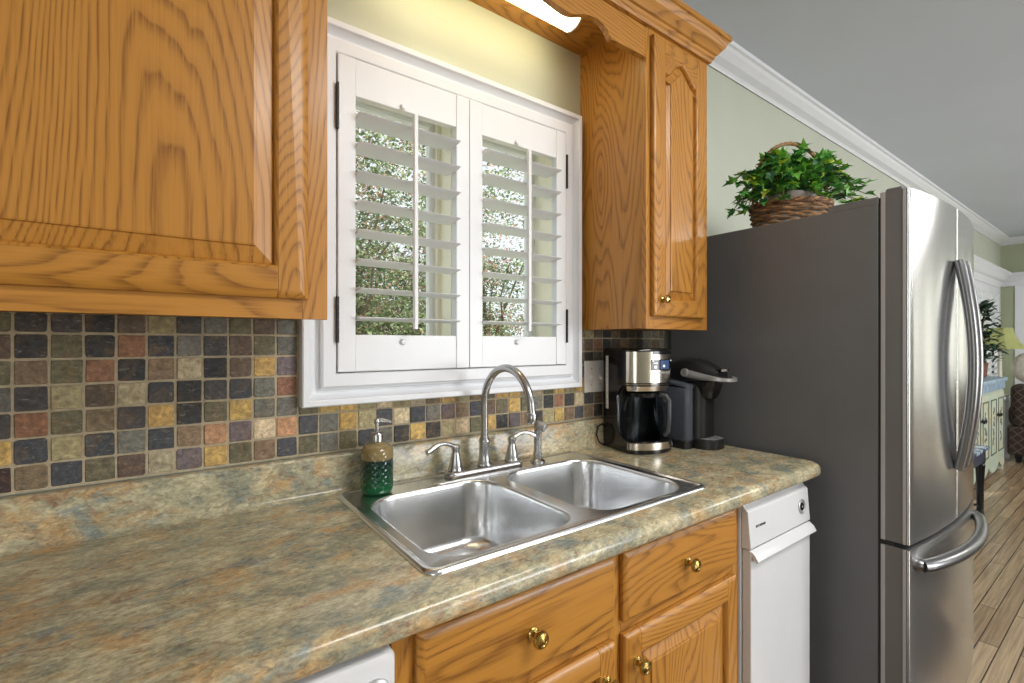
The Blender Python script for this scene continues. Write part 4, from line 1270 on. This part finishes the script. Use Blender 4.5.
finish('casing', bm, WHITE_PAINT, w4, bevel=.004)
# painted sideboard
def sideboard():
    x0, x1, yf, yb, h = 5.55, 7.06, -.335, -.012, .955
    PC = NT('distressed_cream_paint')
    v = PC.mapping(scale=(3, 3, 2)); nn = PC.noise(v, 2.2, 5, .6)
    PC.color(PC.ramp(nn, [(.3, srgb(168, 152, 108)), (.45, srgb(200, 200, 172)), (.6, srgb(176, 194, 182)), (.75, srgb(208, 208, 188))])); PC.setp(Roughness=.5)
    BL = plain('blue_grey_paint', srgb(142, 166, 184), .4, noise_amt=.25, nscale=12)
    FL = plain('painted_flowers', srgb(112, 112, 112), .6, noise_amt=.5, nscale=50)
    t = thing('painted_sideboard', 'hand-painted cream sideboard with blue top against the living room wall', 'sideboard', ((x0 + x1) / 2, (yf + yb) / 2, 0))
    bm = NB(); box(bm, x0, x1, yf, yb, .12, h - .05); finish('body', bm, PC.m, t, bevel=.006)
    bm = NB(); box(bm, x0 - .03, x1 + .03, yf - .03, yb + .01, h - .04, h); box(bm, x0 - .015, x1 + .015, yf - .015, yb, h - .115, h - .042); finish('top', bm, BL, t, bevel=.006)
    bm = NB()
    pr = [(x0, .12)]
    for k in range(25):
        u = k / 24; pr.append((x0 + (x1 - x0) * u, .12 - .075 * abs(math.cos(3 * PI * u)) ** .7))
    pr.append((x1, .12))
    prism_y(bm, pr[1:-1] + [(x1, .16), (x0, .16)], yf - .006, yf + .012); finish('apron', bm, PC.m, t)
    for x in (x0 + .03, x1 - .03):
        for y in (yf + .03, yb - .03):
            bm = NB(); box(bm, x - .03, x + .03, y - .03, y + .03, 0, .13); finish('leg', bm, PC.m, t, bevel=.004)
    dw = (x1 - x0 - .10) / 4
    for k in range(4):
        a = x0 + .05 + dw * k
        bm = NB(); box(bm, a + .006, a + dw - .006, yf - .014, yf, .17, .82)
        d = finish('door', bm, PC.m, t, bevel=.004)
        bm = NB(); frame_xz(bm, a + .06, a + dw - .06, .24, .75, [(0, yf - .018), (.012, yf - .018), (.012, yf - .010), (0, yf - .010)])
        finish('panel_molding', bm, plain('dark_green_line', srgb(70, 84, 72), .5) if k == 0 else bpy.data.materials['dark_green_line'], d)
        bm = NB(); rg = random.Random(k)
        for q in range(16):
            lathe(bm, [(.02, -.0145), (.018, .0165), (.0005, .0175)], (a + dw / 2 + rg.uniform(-.04, .04), yf, .5 + rg.uniform(-.17, .17)), 8, 'Y')
        finish('flower_painting', bm, FL, d)
        kx = a + (dw - .035 if k % 2 == 0 else .035)
        bm = NB(); lathe(bm, [(.02, .012), (.02, .016), (.008, .020), (.008, .03), (.018, .034), (.016, .044), (.0005, .047)], (kx, yf, .60), 14, 'Y'); finish('door_knob', bm, BLACK_MATTE, d, smooth=True)
sideboard()
# framed picture and plant on the sideboard
fr = thing('picture_frame', 'blue-edged picture frame leaning on the painted sideboard', 'picture frame', (6.25, -.25, .956), R(20))
bm = NB(); M = Matrix.Translation((0, .06, 0)) @ Matrix.Rotation(R(-24), 4, 'X')
frame_xz(bm, -.11, .11, .04, .30, [(0, -.012), (.008, -.016), (.034, -.012), (.034, .008), (0, .008)]); bm.transform(M)
finish('frame', bm, plain('pale_blue_frame', srgb(170, 190, 214), .4), fr, local=True)
bm = NB(); box(bm, -.112, .112, -.004, .006, .038, .302); bm.transform(M); finish('picture', bm, plain('dark_photo_print', srgb(40, 46, 60), .25, noise_amt=.5), fr, local=True)
def dark_plant():
    rng = random.Random(3)
    t = thing('leafy_plant', 'dark green leafy houseplant in a pot on the painted sideboard', 'potted plant', (6.72, -.18, .956))
    bm = NB(); lathe(bm, [(.06, 0), (.085, .01), (.095, .12), (.10, .15), (.088, .15), (.08, .12), (.0005, .118)], n=24); finish('pot', bm, plain('terracotta_brown', srgb(110, 70, 52), .6), t, smooth=True, local=True)
    L1 = plain('houseplant_leaf', srgb(46, 70, 50), .4, noise_amt=.4, nscale=30)
    bm = NB()
    for k in range(420):
        a = rng.uniform(0, 2 * PI); u = rng.random(); r = (.02 + .19 * math.sqrt(rng.random())) * (1 - .45 * u)
        p = Vector((r * math.cos(a), r * math.sin(a), .16 + .60 * u))
        if p.y > .09: p.y = .09
        d = Vector((math.cos(a), math.sin(a) * .6, rng.uniform(-.4, .8))).normalized(); s = rng.uniform(.05, .085)
        sd = d.cross(Vector((0, 0, 1))).normalized(); up = sd.cross(d)
        vs = [bm.verts.new(p + sd * x * s + d * y * s + up * h * s) for x, y, h in ((0, -.3, 0), (.35, .15, .08), (.28, .55, .05), (0, 1, -.15), (-.28, .55, .05), (-.35, .15, .08))]
        bm.faces.new(vs)
    finish('foliage', bm, L1, t, local=True, recalc=False)
    bm = NB()
    for k in range(7):
        a = k * .9; tube(bm, [(0, 0, .11), (.03 * math.cos(a), .03 * math.sin(a), .35), (.08 * math.cos(a), .08 * math.sin(a), .68)], .006, 6)
    finish('stem', bm, plain('plant_stem', srgb(70, 60, 36), .7), t, smooth=True, local=True)
dark_plant()
# low black table with a blue-veined top
def low_table():
    x0, x1, y0, y1, h = 4.40, 4.95, -.535, -.12, .54
    t = thing('accent_table', 'small black table with blue marbled top standing beyond the refrigerator', 'table', ((x0 + x1) / 2, (y0 + y1) / 2, 0))
    MB_ = NT('blue_marbled_top'); nn = MB_.noise(MB_.mapping(), 9, 6, .6, 1.5)
    MB_.color(MB_.ramp(nn, [(.35, srgb(34, 50, 78)), (.5, srgb(96, 122, 158)), (.6, srgb(220, 226, 228))])); MB_.setp(Roughness=.25)
    bm = NB(); box(bm, x0 - .015, x1 + .015, y0 - .015, y1 + .015, h - .022, h); finish('tabletop', bm, MB_.m, t, bevel=.005)
    bm = NB()
    box(bm, x0 + .02, x1 - .02, y0 + .004, y0 + .02, h - .11, h - .022); box(bm, x0 + .02, x1 - .02, y1 - .02, y1 - .004, h - .11, h - .022)
    box(bm, x0 + .004, x0 + .02, y0 + .02, y1 - .02, h - .11, h - .022); box(bm, x1 - .02, x1 - .004, y0 + .02, y1 - .02, h - .11, h - .022)
    finish('apron', bm, plain('dark_blue_paint', srgb(40, 52, 74), .35, noise_amt=.3), t)
    for x in (x0 + .03, x1 - .03):
        for y in (y0 + .03, y1 - .03):
            bm = NB(); lathe(bm, [(.018, 0), (.020, .03), (.024, .05), (.020, .07), (.022, .25), (.027, .37), (.030, .40), (.024, .41), (.030, .425), (.030, .52)], (x, y, 0), 16); finish('leg', bm, BLACK, t, smooth=True)
    bm = NB()
    tube(bm, [(x0 + .03, y0 + .03, .10), (x1 - .03, y1 - .03, .10)], .010, 8); tube(bm, [(x0 + .03, y1 - .03, .10), (x1 - .03, y0 + .03, .10)], .010, 8)
    finish('stretcher', bm, BLACK, t, smooth=True)
low_table()
rug = NB(); box(rug, 3.0, 6.3, -4.3, -1.25, 0, .012); rug = finish('reflection_rug', rug, plain('charcoal_reflection_rug', srgb(58, 54, 52), .95, noise_amt=.25, nscale=30, bump=.3), bevel=.004)  # unseen dark rug added to darken the floor mirrored in the refrigerator
tag(rug, 'added dark charcoal rug, out of view, darkening the reflection in the refrigerator', 'rug')
run = NB(); box(run, .7, 2.95, -1.95, -1.06, 0, .010); run = finish('reflection_runner', run, plain('dark_brown_reflection_runner', srgb(60, 52, 46), .95, noise_amt=.3, nscale=40, bump=.3), bevel=.003)  # unseen runner added so the freezer front mirrors something dark
tag(run, 'added dark brown runner, out of view, darkening the reflection in the freezer front', 'rug')
dt = thing('reflection_table', 'added dark wooden table on the charcoal rug, out of view, darkening the refrigerator reflection', 'table', (4.7, -2.75, .0125))  # table added out of view to darken the lower refrigerator reflection
WALNUT = plain('dark_walnut', srgb(62, 42, 30), .35, noise_amt=.25, nscale=10)
bm = NB(); box(bm, -.95, .95, -.5, .5, .72, .755); finish('tabletop', bm, WALNUT, dt, local=True, bevel=.008)
bm = NB(); box(bm, -.85, .85, -.40, .40, .62, .72); finish('apron', bm, WALNUT, dt, local=True)
for x in (-.85, .85):
    for y in (-.40, .40):
        bm = NB(); lathe(bm, [(.022, 0), (.03, .06), (.026, .10), (.040, .5), (.045, .60), (.045, .718)], (x, y, 0), 14); finish('leg', bm, WALNUT, dt, local=True, smooth=True)
# quilted sofa, pillow, end table, lamp
def sofa():
    QM = NT('brown_quilted_fabric')
    tc = QM.node('ShaderNodeTexCoord'); sp = QM.node('ShaderNodeSeparateXYZ'); QM.link(tc.outputs['Object'], sp.inputs[0])
    a = QM.math('ADD', QM.math('ADD', sp.outputs['X'], sp.outputs['Y']), sp.outputs['Z']); b = QM.math('SUBTRACT', QM.math('ADD', sp.outputs['X'], sp.outputs['Y']), sp.outputs['Z'])
    def ln(x): return QM.math('ABSOLUTE', QM.math('SUBTRACT', QM.math('FRACT', QM.math('MULTIPLY', x, 11.0)), .5))
    mn = QM.math('MINIMUM', ln(a), ln(b))
    QM.color(QM.ramp(mn, [(0.0, srgb(98, 80, 62)), (.08, srgb(72, 56, 44)), (.12, srgb(44, 34, 30))])); QM.setp(Roughness=.8)
    QM.bump(mn, .4, .01)
    x0, x1, y0, y1 = 7.48, 8.40, -2.3, -.305
    t = thing('sofa', 'dark brown quilted sofa at the far end of the living room', 'sofa', ((x0 + x1) / 2, (y0 + y1) / 2, 0))
    bm = NB(); box(bm, x0, x1, y0, y1, .08, .40); finish('base', bm, QM.m, t, bevel=.03, seg=3)
    bm = NB(); box(bm, x0, x0 + .24, y0 + .02, y1 - .02, .38, .86); finish('backrest', bm, QM.m, t, bevel=.07, seg=4)
    for ya, yb in ((y0, y0 + .22), (y1 - .22, y1)):
        bm = NB(); box(bm, x0 + .02, x1, ya, yb, .38, .64); finish('arm', bm, QM.m, t, bevel=.08, seg=4)
    for k in range(2):
        ya = y0 + .23 + k * .76
        bm = NB(); box(bm, x0 + .25, x1 + .02, ya, ya + .74, .405, .53); finish('seat_cushion', bm, QM.m, t, bevel=.04, seg=3)
    for x in (x0 + .08, x1 - .08):
        for y in (y0 + .08, y1 - .08):
            bm = NB(); lathe(bm, [(.022, 0), (.032, .08)], (x, y, 0), 12); finish('leg', bm, BLACK, t)
    p = thing('throw_pillow', 'cream throw pillow resting on the back of the brown quilted sofa', 'pillow', (7.60, -.52, .862))
    bm = NB(); secs = []
    for k in range(13):
        u = -1 + 2 * k / 12; s = (1 - abs(u) ** 3.0) ** .5 if abs(u) < 1 else .02
        secs.append([(.075 * s * math.cos(2 * PI * j / 20), .20 * u, .175 + .172 * s * math.sin(2 * PI * j / 20)) for j in range(20)])
    loft(bm, secs); finish('cushion', bm, plain('cream_linen', srgb(206, 198, 186), .9, noise_amt=.12, nscale=30), p, smooth=True, local=True)
    e = thing('end_table', 'small pale end table behind the sofa beside the window', 'table', (7.22, -.19, 0)) if False else None
    e = thing('end_table', 'small cream end table between sideboard and back corner holding the lamp', 'table', (7.60, -.18, 0))
    bm = NB(); box(bm, -.2, .2, -.113, .113, .68, .71); finish('tabletop', bm, WHITE_PAINT, e, local=True, bevel=.006)
    for x in (-.16, .16):
        for y in (-.09, .09):
            bm = NB(); box(bm, x - .018, x + .018, y - .018, y + .018, 0, .68); finish('leg', bm, WHITE_PAINT, e, local=True)
    l = thing('table_lamp', 'table lamp with flared olive green shade and dark finial by the shuttered window', 'lamp', (7.60, -.235, .711))
    bm = NB(); lathe(bm, [(.07, 0), (.07, .015), (.02, .03), (.022, .12), (.030, .16), (.020, .20), (.016, .42), (.012, .50)], n=24); finish('base', bm, plain('cream_ceramic', srgb(206, 200, 186), .3), l, smooth=True, local=True)
    bm = NB(); lathe(bm, [(.018, .50), (.022, .52), (.010, .56), (.006, .57), (.006, .77)], n=14); finish('socket', bm, BLACK_MATTE, l, smooth=True, local=True)
    SH = plain('olive_shade_fabric', srgb(160, 164, 104), .8, noise_amt=.06)
    bm = NB(); secs = []
    for u in [k / 8 for k in range(9)]:
        r = .225 - .115 * (1 - (1 - u) ** 1.8); z = .53 + .235 * u
        secs.append([(r * 1.0 * math.cos(2 * PI * j / 8 + PI / 8), r * math.sin(2 * PI * j / 8 + PI / 8), z) for j in range(8)])
    for s in (secs[-1],):
        pass
    inner = [[(x * .97, y * .97, z) for x, y, z in s] for s in reversed(secs)]
    loft(bm, secs + inner, ring=True); finish('lamp_shade', bm, SH, l, local=True)
    bm = NB(); lathe(bm, [(.006, .77), (.014, .778), (.016, .788), (.008, .80), (.0005, .806)], n=14); finish('finial', bm, BLACK_MATTE, l, smooth=True, local=True)
sofa()

# ------------------------------------------------------------------ garden outside the kitchen window
bm = NB(); box(bm, -20, 30, .6, 40, -.6, -.5); g = finish('ground', bm, plain('lawn', srgb(130, 146, 100), .9, noise_amt=.4, nscale=3)); struct(g)
bm = NB(); box(bm, -3, 7, .2, 2.7, -.5, -.46); struct(finish('bounce_slab', bm, plain('pale_bounce_surface', srgb(206, 200, 190), .9, noise_amt=.1, nscale=3)))  # unseen pale slab added to bounce sunlight up onto the louver undersides
LEAFS = []
for nm, cl in (('garden_leaf_green', (126, 142, 104)), ('garden_leaf_dark', (92, 110, 82)), ('garden_leaf_pale', (178, 188, 150)), ('garden_leaf_russet', (176, 138, 122)), ('garden_leaf_maroon', (142, 104, 98))):
    lm = NT(nm); lc = srgb(*cl)
    lcol = lm.ramp(lm.noise(lm.mapping(), 5, 3), [(.3, tuple(c * .75 for c in lc)), (.7, tuple(min(1, c * 1.3) for c in lc))])
    ltr = lm.node('ShaderNodeBsdfTranslucent'); lm.link(lcol, ltr.inputs['Color']); lm.color(lcol); lm.setp(Roughness=.45)
    lmx = lm.node('ShaderNodeMixShader'); lmx.inputs[0].default_value = .45
    lm.link(lm.b.outputs[0], lmx.inputs[1]); lm.link(ltr.outputs[0], lmx.inputs[2]); lm.link(lmx.outputs[0], lm.n['Material Output'].inputs['Surface'])
    LEAFS.append(lm.m)
BARK = plain('tree_bark', srgb(128, 116, 104), .9, noise_amt=.4, nscale=20)
def tree(name, label, loc, h, rad, zlow, nl, w, seed, leafs=.05):
    rng = random.Random(seed)
    t = thing(name, label, 'tree', loc)
    bm = NB(); br = []
    tube(bm, [(0, 0, 0), (.05, 0, zlow * .6), (-.03, .02, zlow)], [.09, .07, .06], 10)
    for k in range(16):
        a = rng.uniform(0, 2 * PI); e = rng.uniform(.25, 1.2); L = rng.uniform(.5, 1.0)
        st = Vector((rng.uniform(-.05, .05), rng.uniform(-.05, .05), zlow * rng.uniform(.3, 1.0)))
        pts = []
        for q in range(6):
            u = q / 5
            pts.append(st + Vector((math.cos(a) * math.cos(e) * rad * L * u, math.sin(a) * math.cos(e) * rad * L * u, (h - zlow) * .8 * math.sin(e) * L * u)) + Vector((rng.uniform(-.08, .08), rng.uniform(-.08, .08), rng.uniform(-.05, .05))) * (u > 0))
        tube(bm, pts, [.035 * (1 - .8 * q / 5) for q in range(6)], 6); br += pts[2:]
    finish('trunk', bm, BARK, t, smooth=True, local=True)
    bm = NB()
    cl = [Vector((rng.gauss(0, .45) * rad, rng.gauss(0, .45) * rad, zlow * .35 + (h - zlow * .35) * rng.random())) for _ in range(150)] + br
    cm = [rng.choices(range(5), w)[0] for _ in cl]
    for k in range(nl):
        ci = rng.randrange(len(cl)); c = cl[ci]; s = .17
        p = c + Vector((rng.gauss(0, s), rng.gauss(0, s), rng.gauss(0, s * .7)))
        d = Vector((rng.uniform(-1, 1), rng.uniform(-1, 1), rng.uniform(-.8, .5))).normalized()
        sd = d.cross(Vector((rng.uniform(-.4, .4), rng.uniform(-.4, .4), 1))).normalized(); up = sd.cross(d)
        z = leafs * rng.uniform(.6, 1.25)
        vs = [bm.verts.new(p + sd * x * z + d * y * z + up * q * z) for x, y, q in ((0, 0, 0), (.34, .42, .1), (0, 1, -.1), (-.34, .42, .1))]
        f = bm.faces.new(vs)
        mi = rng.choices(range(5), w)[0]
        if rng.random() < .65: mi = cm[ci]
        f.material_index = mi
    finish('foliage', bm, LEAFS, t, local=True, recalc=False)
tree('garden_tree', 'green garden tree seen through the left shutter', (1.35, 3.4, -.5), 4.6, 1.3, 1.6, 18500, (5, 5, 2, 1.2, .4), 1)
tree('garden_tree', 'russet and green garden tree seen through the middle of the window', (2.35, 4.6, -.5), 5.2, 1.5, 1.8, 18500, (3, 4, 1.5, 4.0, 2.0), 2)
tree('garden_tree', 'green garden tree seen through the right shutter', (3.6, 4.2, -.5), 5.0, 1.5, 1.7, 18500, (5, 5, 2, 1.6, .5), 3)
tree('garden_tree', 'large pale green tree farther back behind the garden trees', (4.6, 8.5, -.5), 5.2, 2.6, 1.6, 19000, (4, 3, 4, .8, .4), 4, .08)
tree('garden_tree', 'small russet tree low behind the window sill', (2.2, 6.8, -.5), 3.6, 2.0, 1.0, 8000, (3, 4, 2, 1.5, .8), 6, .07)
tree('hedge', 'tall dense green hedge along the far side of the garden', (6.0, 13.0, -.5), 2.6, 5.5, .8, 17000, (4, 5, 2, .4, .2), 8, .16)
